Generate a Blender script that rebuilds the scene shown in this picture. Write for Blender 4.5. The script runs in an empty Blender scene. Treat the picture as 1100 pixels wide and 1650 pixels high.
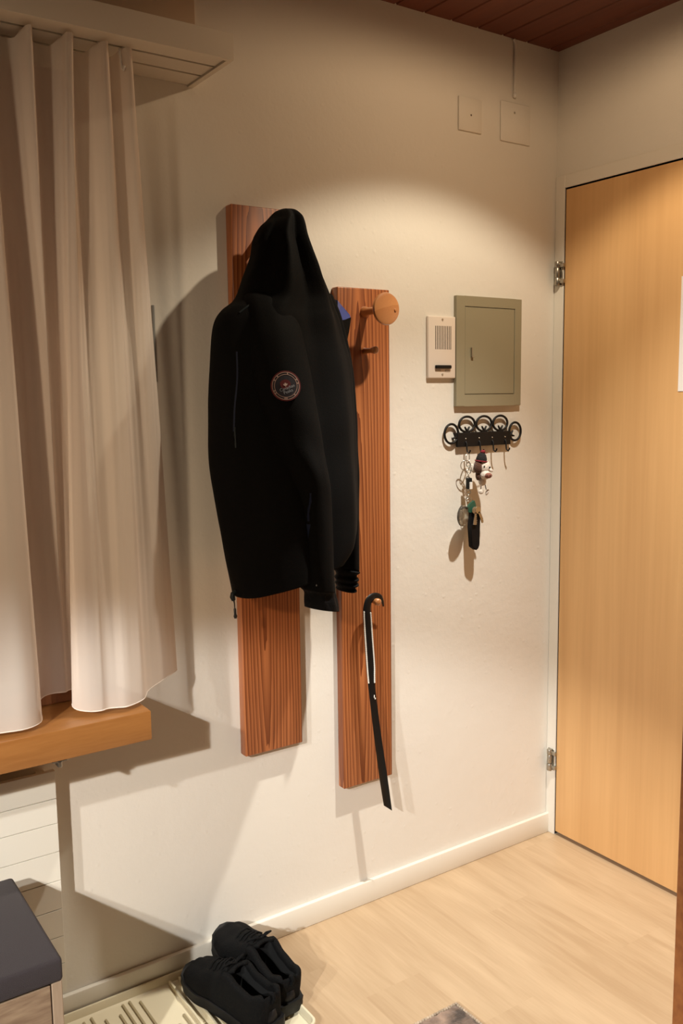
import bpy, bmesh, math, random
from mathutils import Vector, Matrix, noise
from mathutils.bvhtree import BVHTree

random.seed(7)
sc = bpy.context.scene
col = sc.collection

# ------------------------------------------------------------------ camera
cam_d = bpy.data.cameras.new('camera')
cam = bpy.data.objects.new('camera', cam_d)
col.objects.link(cam)
yaw, pitch, roll = 0.59505587, -0.12622317, -0.01332484
fw = Vector((math.sin(yaw) * math.cos(pitch), math.cos(yaw) * math.cos(pitch), math.sin(pitch)))
rt = Vector((math.cos(yaw), -math.sin(yaw), 0))
up = rt.cross(fw)
r2 = math.cos(roll) * rt + math.sin(roll) * up
u2 = -math.sin(roll) * rt + math.cos(roll) * up
CAM = Vector((-2.095, -1.936, 1.40))
m = Matrix((r2, u2, -fw)).transposed().to_4x4()
m.translation = CAM
cam.matrix_world = m
cam_d.sensor_fit = 'VERTICAL'
cam_d.sensor_height = 36
cam_d.lens = 1456.51 / 1650 * 36
cam_d.clip_start = 0.02
sc.camera = cam

# ------------------------------------------------------------------ view, world
sc.view_settings.view_transform = 'Standard'
sc.view_settings.look = 'None'
sc.view_settings.gamma = 1
sc.view_settings.use_curve_mapping = False
sc.view_settings.exposure = 0.0
w = bpy.data.worlds.new('night')
sc.world = w
w.use_nodes = True
w.node_tree.nodes['Background'].inputs[0].default_value = (0.02, 0.025, 0.03, 1)
w.node_tree.nodes['Background'].inputs[1].default_value = 0.6

# ------------------------------------------------------------------ lamps (ceiling downlights, added curtain fill)
def spot(name, loc, power, colour, size_deg, blend, radius, aim=(0, 0, -1)):
    d = bpy.data.lights.new(name, 'SPOT')
    d.energy = power
    d.color = colour
    d.spot_size = math.radians(size_deg)
    d.spot_blend = blend
    d.shadow_soft_size = radius
    o = bpy.data.objects.new(name, d)
    o.location = loc
    o.rotation_euler = Vector(aim).to_track_quat('-Z', 'Y').to_euler()
    col.objects.link(o)
    return o

LAMP_DOOR = (-0.54, -0.62, 2.375)
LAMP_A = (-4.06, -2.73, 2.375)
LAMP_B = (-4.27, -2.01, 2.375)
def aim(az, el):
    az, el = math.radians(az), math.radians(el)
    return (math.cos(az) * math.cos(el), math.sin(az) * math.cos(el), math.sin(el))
DOOR_C, ROOM_C, FILL_C = (1.0, 0.87, 0.66), (1.0, 1.0, 0.97), (1.0, 0.75, 0.50)
spot('door_lamp_light', LAMP_DOOR, 31, DOOR_C, 115, 0.28, 0.018)      # the lamp's wide cone
spot('door_lamp_beam', LAMP_DOOR, 172, (1.0, 0.98, 0.91), 78, 1.0, 0.018)         # its core beam
spot('door_lamp_spill', LAMP_DOOR, 7.8, (1.0, 0.70, 0.42), 178, 0.3, 0.018)       # stray light off the reflector rim
spot('room_lamp_light', LAMP_A, 580, ROOM_C, 32, 0.25, 0.03, aim(38, -35.5))
spot('room_lamp_light', LAMP_B, 300, ROOM_C, 32, 0.25, 0.03, aim(30, -37.5))
spot('curtain_fill_light', LAMP_A, 410, FILL_C, 40, 1.0, 0.12, aim(54, -19))  # added warm fill spot, aimed to brighten the curtain
spot('curtain_fill_light', LAMP_B, 210, FILL_C, 40, 1.0, 0.12, aim(47, -20))  # second added fill spot for the curtain

# ------------------------------------------------------------------ materials
MATS = {}
def nt(name):
    mt = bpy.data.materials.new(name)
    mt.use_nodes = True
    MATS[name] = mt
    return mt, mt.node_tree, mt.node_tree.nodes['Principled BSDF']

def link(t, a, b): t.links.new(a, b)

def plain(name, c, rough=0.5, metal=0.0, bump=0.0, bscale=80, var=0.0, vscale=8, spec=0.5, sheen=0.0, coat=0.0, trans=0.0):
    mt, t, p = nt(name)
    p.inputs['Base Color'].default_value = (*c, 1)
    p.inputs['Roughness'].default_value = rough
    p.inputs['Metallic'].default_value = metal
    p.inputs['Specular IOR Level'].default_value = spec
    p.inputs['Sheen Weight'].default_value = sheen
    p.inputs['Coat Weight'].default_value = coat
    p.inputs['Transmission Weight'].default_value = trans
    tc = t.nodes.new('ShaderNodeTexCoord')
    n = t.nodes.new('ShaderNodeTexNoise')
    n.inputs['Scale'].default_value = vscale
    n.inputs['Detail'].default_value = 4
    link(t, tc.outputs['Object'], n.inputs['Vector'])
    if var > 0:
        r = t.nodes.new('ShaderNodeValToRGB')
        r.color_ramp.elements[0].color = (*[max(0, x * (1 - var)) for x in c], 1)
        r.color_ramp.elements[1].color = (*[min(1, x * (1 + var)) for x in c], 1)
        r.color_ramp.elements[0].position = 0.3
        r.color_ramp.elements[1].position = 0.7
        link(t, n.outputs['Fac'], r.inputs['Fac'])
        link(t, r.outputs['Color'], p.inputs['Base Color'])
    if bump > 0:
        n2 = t.nodes.new('ShaderNodeTexNoise')
        n2.inputs['Scale'].default_value = bscale
        n2.inputs['Detail'].default_value = 5
        link(t, tc.outputs['Object'], n2.inputs['Vector'])
        b = t.nodes.new('ShaderNodeBump')
        b.inputs['Strength'].default_value = bump
        b.inputs['Distance'].default_value = 0.004
        link(t, n2.outputs['Fac'], b.inputs['Height'])
        link(t, b.outputs['Normal'], p.inputs['Normal'])
    return mt

def wood(name, dark, light, scale=(1, 1, 0.06), rings=30.0, dist=3.0, offset=(0, 0, 0), rough=0.42, fine=0.35, axis='Y', coat=0.15):
    """rings seen along one axis, stretched along the grain; fine fibre noise on top"""
    mt, t, p = nt(name)
    tc = t.nodes.new('ShaderNodeTexCoord')
    mp = t.nodes.new('ShaderNodeMapping')
    mp.inputs['Scale'].default_value = scale
    mp.inputs['Location'].default_value = offset
    link(t, tc.outputs['Object'], mp.inputs['Vector'])
    wv = t.nodes.new('ShaderNodeTexWave')
    wv.wave_type = 'RINGS'
    wv.rings_direction = axis
    wv.wave_profile = 'SAW'
    wv.inputs['Scale'].default_value = rings
    wv.inputs['Distortion'].default_value = dist
    wv.inputs['Detail'].default_value = 3
    wv.inputs['Detail Scale'].default_value = 1.2
    link(t, mp.outputs['Vector'], wv.inputs['Vector'])
    mp2 = t.nodes.new('ShaderNodeMapping')
    mp2.inputs['Scale'].default_value = tuple(s * 220 if s > 0.5 else s * 90 for s in scale)
    link(t, tc.outputs['Object'], mp2.inputs['Vector'])
    n = t.nodes.new('ShaderNodeTexNoise')
    n.inputs['Scale'].default_value = 1
    n.inputs['Detail'].default_value = 4
    link(t, mp2.outputs['Vector'], n.inputs['Vector'])
    mx = t.nodes.new('ShaderNodeMath')
    mx.operation = 'MULTIPLY_ADD'
    mx.inputs[1].default_value = fine
    link(t, n.outputs['Fac'], mx.inputs[0])
    sb = t.nodes.new('ShaderNodeMath'); sb.operation = 'MULTIPLY'; sb.inputs[1].default_value = 1 - fine
    link(t, wv.outputs['Fac'], sb.inputs[0])
    link(t, sb.outputs[0], mx.inputs[2])
    r = t.nodes.new('ShaderNodeValToRGB')
    r.color_ramp.elements[0].color = (*light, 1)
    r.color_ramp.elements[1].color = (*dark, 1)
    r.color_ramp.elements[0].position = 0.2
    r.color_ramp.elements[1].position = 0.85
    link(t, mx.outputs[0], r.inputs['Fac'])
    link(t, r.outputs['Color'], p.inputs['Base Color'])
    p.inputs['Roughness'].default_value = rough
    p.inputs['Coat Weight'].default_value = coat
    p.inputs['Coat Roughness'].default_value = 0.35
    b = t.nodes.new('ShaderNodeBump')
    b.inputs['Strength'].default_value = 0.15
    b.inputs['Distance'].default_value = 0.001
    link(t, mx.outputs[0], b.inputs['Height'])
    link(t, b.outputs['Normal'], p.inputs['Normal'])
    return mt

def grainy(name, dark, light, scale, dist=1.5, rough=0.42, contrast=0.25, coat=0.15):
    """soft stretched grain: broad figure plus fine fibres"""
    mt, t, p = nt(name)
    tc = t.nodes.new('ShaderNodeTexCoord')
    outs = []
    for mul, det in ((1.0, 3), (7.0, 4)):
        mp = t.nodes.new('ShaderNodeMapping')
        mp.inputs['Scale'].default_value = tuple(q * mul for q in scale)
        link(t, tc.outputs['Object'], mp.inputs['Vector'])
        n = t.nodes.new('ShaderNodeTexNoise')
        n.inputs['Scale'].default_value = 1; n.inputs['Detail'].default_value = det
        n.inputs['Distortion'].default_value = dist if mul == 1 else 0.3
        link(t, mp.outputs['Vector'], n.inputs['Vector'])
        outs.append(n.outputs['Fac'])
    mx = t.nodes.new('ShaderNodeMix'); mx.inputs['Factor'].default_value = 0.4
    link(t, outs[0], mx.inputs['A']); link(t, outs[1], mx.inputs['B'])
    r = t.nodes.new('ShaderNodeValToRGB')
    r.color_ramp.elements[0].color = (*dark, 1); r.color_ramp.elements[1].color = (*light, 1)
    r.color_ramp.elements[0].position = 0.5 - contrast; r.color_ramp.elements[1].position = 0.5 + contrast
    link(t, mx.outputs['Result'], r.inputs['Fac']); link(t, r.outputs['Color'], p.inputs['Base Color'])
    p.inputs['Roughness'].default_value = rough
    p.inputs['Coat Weight'].default_value = coat; p.inputs['Coat Roughness'].default_value = 0.35
    return mt

def plaster(name, c):
    mt, t, p = nt(name)
    p.inputs['Roughness'].default_value = 0.75
    p.inputs['Specular IOR Level'].default_value = 0.3
    tc = t.nodes.new('ShaderNodeTexCoord')
    n = t.nodes.new('ShaderNodeTexNoise'); n.inputs['Scale'].default_value = 55; n.inputs['Detail'].default_value = 6; n.inputs['Roughness'].default_value = 0.6
    n3 = t.nodes.new('ShaderNodeTexNoise'); n3.inputs['Scale'].default_value = 9; n3.inputs['Detail'].default_value = 2
    v = t.nodes.new('ShaderNodeTexVoronoi'); v.inputs['Scale'].default_value = 26
    for q in (n, n3, v): link(t, tc.outputs['Object'], q.inputs['Vector'])
    cr = t.nodes.new('ShaderNodeValToRGB')
    cr.color_ramp.elements[0].position = 0.03; cr.color_ramp.elements[0].color = (1, 1, 1, 1)
    cr.color_ramp.elements[1].position = 0.16; cr.color_ramp.elements[1].color = (0, 0, 0, 1)
    link(t, v.outputs['Distance'], cr.inputs['Fac'])
    a = t.nodes.new('ShaderNodeMath'); a.operation = 'MULTIPLY_ADD'; a.inputs[1].default_value = 0.5
    link(t, cr.outputs['Color'], a.inputs[0]); link(t, n.outputs['Fac'], a.inputs[2])
    a2 = t.nodes.new('ShaderNodeMath'); a2.operation = 'MULTIPLY_ADD'; a2.inputs[1].default_value = 2.0
    link(t, n3.outputs['Fac'], a2.inputs[0]); link(t, a.outputs[0], a2.inputs[2])
    b = t.nodes.new('ShaderNodeBump'); b.inputs['Strength'].default_value = 0.35; b.inputs['Distance'].default_value = 0.0022
    link(t, a2.outputs[0], b.inputs['Height']); link(t, b.outputs['Normal'], p.inputs['Normal'])
    p.inputs['Base Color'].default_value = (*c, 1)
    return mt

plaster('wall_paint', (0.78, 0.745, 0.675))
plain('rear_paint', (0.10, 0.07, 0.045), 0.8, bump=0.1)
plain('white_paint', (0.78, 0.74, 0.66), 0.45, bump=0.03)
plain('baseboard_paint', (0.80, 0.76, 0.67), 0.35)
plain('valance_paint', (0.74, 0.68, 0.58), 0.4, bump=0.02)
plain('track_dark', (0.10, 0.085, 0.07), 0.6)
plain('radiator_paint', (0.80, 0.78, 0.70), 0.35)
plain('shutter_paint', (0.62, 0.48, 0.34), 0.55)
wood('larch', (0.15, 0.031, 0.007), (0.48, 0.165, 0.055), (1, 1, 0.045), 36, 5.0, (0.02, 0.0, 0.010), 0.38)
wood('larch_second', (0.16, 0.034, 0.008), (0.50, 0.175, 0.058), (1, 1, 0.04), 34, 5.5, (0.02, 0.0, 0.006), 0.38)
grainy('sill_wood', (0.31, 0.125, 0.032), (0.43, 0.195, 0.058), (3, 30, 30), 1.0, 0.35, 0.22)
grainy('casing_wood', (0.15, 0.05, 0.018), (0.25, 0.095, 0.036), (30, 30, 2), 1.0, 0.45)
grainy('cabinet_wood', (0.22, 0.065, 0.018), (0.46, 0.17, 0.045), (20, 14, 9), 3.0, 0.4)
grainy('bench_wood', (0.20, 0.125, 0.08), (0.40, 0.29, 0.19), (3.5, 20, 20), 3.0, 0.5, 0.18)
grainy('bench_edge', (0.36, 0.26, 0.18), (0.46, 0.35, 0.25), (30, 30, 4), 1.0, 0.5)
wood('turned_beech', (0.40, 0.155, 0.05), (0.50, 0.215, 0.078), (1, 0.1, 1), 8, 2, (0.3, 0, 0.1), 0.28, fine=0.5, coat=0.5)
grainy('door_veneer', (0.60, 0.335, 0.135), (0.72, 0.43, 0.185), (30, 11, 0.35), 0.6, 0.42, 0.2)

plain('fabric_black', (0.0022, 0.0021, 0.0021), 0.8, bump=0.25, bscale=500, spec=0.12)
plain('fabric_cuff', (0.003, 0.003, 0.0035), 0.75, bump=0.5, bscale=160, spec=0.15)
plain('lining_blue', (0.035, 0.06, 0.30), 0.7, sheen=0.2)
plain('zip_blue', (0.007, 0.012, 0.034), 0.6, spec=0.2)
plain('piping_teal', (0.010, 0.016, 0.019), 0.5, spec=0.3)
plain('metal_dark', (0.05, 0.05, 0.05), 0.35, metal=0.8)
plain('metal_steel', (0.55, 0.53, 0.48), 0.3, metal=1.0)
plain('metal_hinge', (0.42, 0.39, 0.33), 0.35, metal=0.9)
plain('iron_black', (0.006, 0.0055, 0.0055), 0.55, spec=0.3)
plain('plastic_black', (0.005, 0.005, 0.005), 0.45, spec=0.3)
plain('plastic_white', (0.80, 0.77, 0.72), 0.4)
plain('intercom_paint', (0.78, 0.69, 0.60), 0.4)
plain('slot_dark', (0.10, 0.07, 0.05), 0.7)
plain('fusebox_paint', (0.30, 0.27, 0.18), 0.45, bump=0.03, bscale=300)
plain('tray_plastic', (0.74, 0.66, 0.47), 0.35)
plain('cushion_fabric', (0.040, 0.031, 0.036), 0.9, bump=0.6, bscale=900, sheen=0.1)
plain('shoe_textile', (0.0038, 0.0038, 0.004), 0.85, bump=0.6, bscale=350, spec=0.15)
plain('shoe_smooth', (0.008, 0.008, 0.0085), 0.5, spec=0.3)
plain('shoe_sole', (0.0055, 0.0055, 0.006), 0.6, bump=0.2, spec=0.3)
plain('shoe_inner', (0.004, 0.004, 0.004), 0.9)
plain('rug_pile', (0.22, 0.15, 0.11), 0.95, bump=1.0, bscale=90, var=0.75, vscale=26, sheen=0.3)
plain('rug_edge', (0.46, 0.36, 0.26), 0.9, bump=1.0, bscale=160, var=0.4, vscale=60)
plain('plush_white', (0.74, 0.66, 0.58), 0.95, bump=0.8, bscale=300, sheen=0.3)
plain('plush_brown', (0.085, 0.028, 0.013), 0.95, bump=0.8, bscale=300, sheen=0.3)
plain('plush_black', (0.012, 0.01, 0.01), 0.95, bump=0.8, bscale=300)
plain('plush_red', (0.22, 0.012, 0.022), 0.9, bump=0.8, bscale=300)
plain('plush_nose', (0.22, 0.075, 0.05), 0.8)
plain('leather_black', (0.004, 0.004, 0.005), 0.6, spec=0.2)
plain('tag_green', (0.015, 0.075, 0.045), 0.5)
plain('grey_strip', (0.26, 0.26, 0.25), 0.5)
plain('paper', (0.80, 0.76, 0.72), 0.8)
plain('patch_navy', (0.016, 0.014, 0.022), 0.8)
plain('patch_red', (0.10, 0.009, 0.011), 0.8)
plain('patch_white', (0.52, 0.40, 0.36), 0.8)
plain('patch_ring', (0.36, 0.24, 0.20), 0.8)
plain('patch_text', (0.30, 0.32, 0.36), 0.8)
plain('gap_dark', (0.01, 0.01, 0.01), 0.9)
plain('glue_white', (0.8, 0.78, 0.72), 0.6)
plain('lamp_trim', (0.75, 0.74, 0.7), 0.3)

# emitting disc of the recessed lamps
mt, t, p = nt('lamp_glow')
p.inputs['Emission Color'].default_value = (1, 0.82, 0.6, 1)
p.inputs['Emission Strength'].default_value = 3

# ceiling planks
mt, t, p = nt('ceiling_wood')
tc = t.nodes.new('ShaderNodeTexCoord')
sx = t.nodes.new('ShaderNodeSeparateXYZ'); link(t, tc.outputs['Object'], sx.inputs[0])
dv = t.nodes.new('ShaderNodeMath'); dv.operation = 'DIVIDE'; dv.inputs[1].default_value = 0.0935; link(t, sx.outputs['X'], dv.inputs[0])
fl = t.nodes.new('ShaderNodeMath'); fl.operation = 'FLOOR'; link(t, dv.outputs[0], fl.inputs[0])
wn = t.nodes.new('ShaderNodeTexWhiteNoise'); wn.noise_dimensions = '1D'; link(t, fl.outputs[0], wn.inputs['W'])
mp = t.nodes.new('ShaderNodeMapping'); mp.inputs['Scale'].default_value = (60, 2.5, 1); link(t, tc.outputs['Object'], mp.inputs['Vector'])
nn = t.nodes.new('ShaderNodeTexNoise'); nn.inputs['Scale'].default_value = 1; nn.inputs['Detail'].default_value = 5; link(t, mp.outputs['Vector'], nn.inputs['Vector'])
ad = t.nodes.new('ShaderNodeMath'); ad.operation = 'MULTIPLY_ADD'; ad.inputs[1].default_value = 0.35; link(t, wn.outputs['Value'], ad.inputs[0])
ml = t.nodes.new('ShaderNodeMath'); ml.operation = 'MULTIPLY'; ml.inputs[1].default_value = 0.65; link(t, nn.outputs['Fac'], ml.inputs[0]); link(t, ml.outputs[0], ad.inputs[2])
rr = t.nodes.new('ShaderNodeValToRGB')
rr.color_ramp.elements[0].position = 0.2; rr.color_ramp.elements[0].color = (0.11, 0.025, 0.010, 1)
rr.color_ramp.elements[1].position = 0.8; rr.color_ramp.elements[1].color = (0.17, 0.042, 0.018, 1)
link(t, ad.outputs[0], rr.inputs['Fac']); link(t, rr.outputs['Color'], p.inputs['Base Color'])
p.inputs['Roughness'].default_value = 0.5

# floor: pale oak strips running towards the back wall
mt, t, p = nt('floor_oak')
tc = t.nodes.new('ShaderNodeTexCoord')
sx = t.nodes.new('ShaderNodeSeparateXYZ'); link(t, tc.outputs['Object'], sx.inputs[0])
dv = t.nodes.new('ShaderNodeMath'); dv.operation = 'DIVIDE'; dv.inputs[1].default_value = 0.16; link(t, sx.outputs['X'], dv.inputs[0])
fl = t.nodes.new('ShaderNodeMath'); fl.operation = 'FLOOR'; link(t, dv.outputs[0], fl.inputs[0])
wn = t.nodes.new('ShaderNodeTexWhiteNoise'); wn.noise_dimensions = '1D'; link(t, fl.outputs[0], wn.inputs['W'])
oy = t.nodes.new('ShaderNodeMath'); oy.operation = 'MULTIPLY_ADD'; oy.inputs[1].default_value = 7.3; link(t, wn.outputs['Value'], oy.inputs[0]); link(t, sx.outputs['Y'], oy.inputs[2])
dy = t.nodes.new('ShaderNodeMath'); dy.operation = 'DIVIDE'; dy.inputs[1].default_value = 1.15; link(t, oy.outputs[0], dy.inputs[0])
fy = t.nodes.new('ShaderNodeMath'); fy.operation = 'FLOOR'; link(t, dy.outputs[0], fy.inputs[0])
cb = t.nodes.new('ShaderNodeCombineXYZ'); link(t, fl.outputs[0], cb.inputs[0]); link(t, fy.outputs[0], cb.inputs[1])
wn2 = t.nodes.new('ShaderNodeTexWhiteNoise'); wn2.noise_dimensions = '3D'; link(t, cb.outputs[0], wn2.inputs['Vector'])
cg = t.nodes.new('ShaderNodeCombineXYZ'); link(t, sx.outputs['X'], cg.inputs[0]); link(t, oy.outputs[0], cg.inputs[1]); link(t, wn2.outputs['Value'], cg.inputs[2])
mp = t.nodes.new('ShaderNodeMapping'); mp.inputs['Scale'].default_value = (17, 2.2, 9); link(t, cg.outputs[0], mp.inputs['Vector'])
n1 = t.nodes.new('ShaderNodeTexNoise'); n1.inputs['Scale'].default_value = 1; n1.inputs['Detail'].default_value = 3; n1.inputs['Distortion'].default_value = 1.2; link(t, mp.outputs['Vector'], n1.inputs['Vector'])
mp3 = t.nodes.new('ShaderNodeMapping'); mp3.inputs['Scale'].default_value = (180, 9, 9); link(t, cg.outputs[0], mp3.inputs['Vector'])
n4 = t.nodes.new('ShaderNodeTexNoise'); n4.inputs['Scale'].default_value = 1; n4.inputs['Detail'].default_value = 4; link(t, mp3.outputs['Vector'], n4.inputs['Vector'])
a1 = t.nodes.new('ShaderNodeMath'); a1.operation = 'MULTIPLY_ADD'; a1.inputs[1].default_value = 0.14; link(t, wn2.outputs['Value'], a1.inputs[0])
m1 = t.nodes.new('ShaderNodeMath'); m1.operation = 'MULTIPLY'; m1.inputs[1].default_value = 0.6; link(t, n1.outputs['Fac'], m1.inputs[0]); link(t, m1.outputs[0], a1.inputs[2])
a3 = t.nodes.new('ShaderNodeMath'); a3.operation = 'MULTIPLY_ADD'; a3.inputs[1].default_value = 0.22; link(t, n4.outputs['Fac'], a3.inputs[0]); link(t, a1.outputs[0], a3.inputs[2])
rr = t.nodes.new('ShaderNodeValToRGB')
rr.color_ramp.elements[0].position = 0.33; rr.color_ramp.elements[0].color = (0.44, 0.305, 0.180, 1)
rr.color_ramp.elements[1].position = 0.66; rr.color_ramp.elements[1].color = (0.57, 0.42, 0.265, 1)
link(t, a3.outputs[0], rr.inputs['Fac']); link(t, rr.outputs['Color'], p.inputs['Base Color'])
p.inputs['Roughness'].default_value = 0.42

# sheer curtain
mt, t, p = nt('sheer_fabric')
out = t.nodes['Material Output']
df = t.nodes.new('ShaderNodeBsdfDiffuse'); df.inputs['Color'].default_value = (0.93, 0.84, 0.76, 1)
tl = t.nodes.new('ShaderNodeBsdfTranslucent'); tl.inputs['Color'].default_value = (0.86, 0.74, 0.66, 1)
tp = t.nodes.new('ShaderNodeBsdfTransparent')
m1 = t.nodes.new('ShaderNodeMixShader'); m1.inputs[0].default_value = 0.18
m2 = t.nodes.new('ShaderNodeMixShader')
lw = t.nodes.new('ShaderNodeLayerWeight'); lw.inputs['Blend'].default_value = 0.35
mr = t.nodes.new('ShaderNodeMapRange'); mr.inputs['To Min'].default_value = 0.38; mr.inputs['To Max'].default_value = 0.05
link(t, lw.outputs['Facing'], mr.inputs['Value'])
link(t, df.outputs[0], m1.inputs[1]); link(t, tl.outputs[0], m1.inputs[2])
link(t, mr.outputs[0], m2.inputs[0]); link(t, m1.outputs[0], m2.inputs[1]); link(t, tp.outputs[0], m2.inputs[2])
link(t, m2.outputs[0], out.inputs['Surface'])

# window glass / clear plastic
mt, t, p = nt('glass')
p.inputs['Base Color'].default_value = (0.9, 0.95, 0.93, 1)
p.inputs['Roughness'].default_value = 0.02
p.inputs['Transmission Weight'].default_value = 1
p.inputs['IOR'].default_value = 1.45
mt, t, p = nt('clear_acrylic')
p.inputs['Base Color'].default_value = (0.60, 0.56, 0.48, 1)
p.inputs['Roughness'].default_value = 0.12
p.inputs['Transmission Weight'].default_value = 0.92
p.inputs['IOR'].default_value = 1.3

# ------------------------------------------------------------------ mesh helpers
def link_obj(name, bm, mat, parent=None, smooth=None, loc=None):
    if loc is not None:
        bmesh.ops.translate(bm, verts=bm.verts, vec=-Vector(loc))
    bmesh.ops.recalc_face_normals(bm, faces=bm.faces)
    me = bpy.data.meshes.new(name)
    bm.to_mesh(me)
    bm.free()
    mats = mat if isinstance(mat, (list, tuple)) else [mat]
    for q in mats: me.materials.append(MATS[q])
    if smooth is not None:
        me.polygons.foreach_set('use_smooth', [True] * len(me.polygons))
        me.update()
        if smooth < 180:
            me.set_sharp_from_angle(angle=math.radians(smooth))
    o = bpy.data.objects.new(name, me)
    col.objects.link(o)
    if loc is not None: o.location = loc
    if parent is not None:
        o.parent = parent
        o.location = (Vector(loc) if loc is not None else Vector((0, 0, 0))) - world_loc(parent)
    return o

def world_loc(o):
    v = Vector(o.location)
    if o.parent: v += world_loc(o.parent)
    return v

def thing(name, loc, label, cat, group=None):
    o = bpy.data.objects.new(name, None)
    o.empty_display_size = 0.05
    o.location = loc
    col.objects.link(o)
    o['label'] = label; o['category'] = cat
    if group: o['group'] = group
    return o

def tag(o, label, cat, group=None):
    o['label'] = label; o['category'] = cat
    if group: o['group'] = group
    return o

def struct(o):
    o['kind'] = 'structure'
    return o

def box(bm, x0, x1, y0, y1, z0, z1, bev=0.0, seg=2, mi=0):
    vs = [bm.verts.new((x, y, z)) for x in (x0, x1) for y in (y0, y1) for z in (z0, z1)]
    idx = [(0, 1, 3, 2), (4, 6, 7, 5), (0, 4, 5, 1), (2, 3, 7, 6), (0, 2, 6, 4), (1, 5, 7, 3)]
    fs = [bm.faces.new([vs[i] for i in f]) for f in idx]
    for f in fs: f.material_index = mi
    if bev > 0:
        es = list({e for f in fs for e in f.edges})
        r = bmesh.ops.bevel(bm, geom=es, offset=bev, segments=seg, affect='EDGES', profile=0.5)
        for f in r['faces']: f.material_index = mi
    return fs

def tube(bm, pts, rad, n=12, cap=True, mi=0, flat=None, closed=False):
    pts = [Vector(q) for q in pts]
    rads = rad if isinstance(rad, (list, tuple)) else [rad] * len(pts)
    rings = []
    ref = None
    N = len(pts)
    for i, q in enumerate(pts):
        if closed: d = pts[(i + 1) % N] - pts[i - 1]
        elif i == 0: d = pts[1] - pts[0]
        elif i == N - 1: d = pts[-1] - pts[-2]
        else: d = (pts[i + 1] - pts[i - 1])
        d.normalize()
        if ref is None:
            ref = Vector((0, 0, 1)) if abs(d.z) < 0.9 else Vector((1, 0, 0))
        a = (ref - ref.dot(d) * d).normalized()
        ref = a
        b = d.cross(a)
        ring = []
        for k in range(n):
            th = 2 * math.pi * k / n
            ring.append(bm.verts.new(q + rads[i] * (math.cos(th) * a + math.sin(th) * b)))
        rings.append(ring)
    M_ = N if closed else N - 1
    for i in range(M_):
        r0, r1 = rings[i], rings[(i + 1) % N]
        for k in range(n):
            f = bm.faces.new((r0[k], r0[(k + 1) % n], r1[(k + 1) % n], r1[k])); f.material_index = mi
    if cap and not closed:
        f = bm.faces.new(rings[0][::-1]); f.material_index = mi
        f = bm.faces.new(rings[-1]); f.material_index = mi

def lathe(bm, prof, c, axis='Z', n=32, mi=0, sign=1):
    """prof: (r, h) pairs; r = 0 closes the end"""
    c = Vector(c)
    rings = []
    for r, h in prof:
        h *= sign
        ring = []
        for k in range(n):
            th = 2 * math.pi * k / n
            a, b = r * math.cos(th), r * math.sin(th)
            v = {'Z': Vector((a, b, h)), 'Y': Vector((a, h, b)), 'X': Vector((h, a, b))}[axis]
            ring.append(bm.verts.new(c + v))
        rings.append(ring)
    for i in range(len(rings) - 1):
        for k in range(n):
            f = bm.faces.new((rings[i][k], rings[i][(k + 1) % n], rings[i + 1][(k + 1) % n], rings[i + 1][k])); f.material_index = mi
    if prof[0][0] > 0: bm.faces.new(rings[0][::-1]).material_index = mi
    if prof[-1][0] > 0: bm.faces.new(rings[-1]).material_index = mi
    bmesh.ops.remove_doubles(bm, verts=bm.verts, dist=1e-6)

def ellipsoid(bm, c, r, n=20, rotm=None, mi=0, bumpy=0.0):
    c = Vector(c)
    rr_ = bmesh.ops.create_uvsphere(bm, u_segments=n, v_segments=max(8, n * 2 // 3), radius=1)
    for v in rr_['verts']:
        q = Vector((v.co.x * r[0], v.co.y * r[1], v.co.z * r[2]))
        if bumpy: q *= 1 + bumpy * noise.noise(v.co * 3.1 + c * 40)
        if rotm: q = rotm @ q
        v.co = c + q
        for f in v.link_faces: f.material_index = mi

def crom(pts, n):
    """Catmull-Rom through the points (tuples of any length)"""
    P = [pts[0]] + list(pts) + [pts[-1]]
    out_ = []
    for i in range(1, len(P) - 2):
        for k in range(n):
            tt = k / n
            out_.append(tuple(0.5 * ((2 * b) + (-a + c) * tt + (2 * a - 5 * b + 4 * c - d) * tt ** 2 + (-a + 3 * b - 3 * c + d) * tt ** 3)
                              for a, b, c, d in zip(P[i - 1], P[i], P[i + 1], P[i + 2])))
    out_.append(tuple(pts[-1]))
    return out_

def prism(bm, poly, axis_vec, mi=0):
    """poly: list of Vector, extruded by axis_vec"""
    a = [bm.verts.new(q) for q in poly]
    b = [bm.verts.new(Vector(q) + Vector(axis_vec)) for q in poly]
    n = len(a)
    bm.faces.new(a).material_index = mi
    bm.faces.new(b[::-1]).material_index = mi
    for i in range(n):
        bm.faces.new((a[i], b[i], b[(i + 1) % n], a[(i + 1) % n])).material_index = mi

def NB(): return bmesh.new()

# ================================================================== THE ROOM
H = 2.389
XL, YR = -5.2, -4.2
WX0, WX1, WZ0, WZ1 = -3.2, -1.60, 0.80, 2.02      # window opening
bm = NB()
box(bm, WX1, 0.12, 0, 0.2, 0, H + 0.1)
box(bm, XL - 0.1, WX0, 0, 0.2, 0, H + 0.1)
box(bm, WX0, WX1, 0, 0.2, 0, WZ0)
box(bm, WX0, WX1, 0, 0.2, WZ1, H + 0.1)
bmesh.ops.remove_doubles(bm, verts=bm.verts, dist=1e-5)
struct(link_obj('wall_back', bm, 'wall_paint'))
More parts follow.
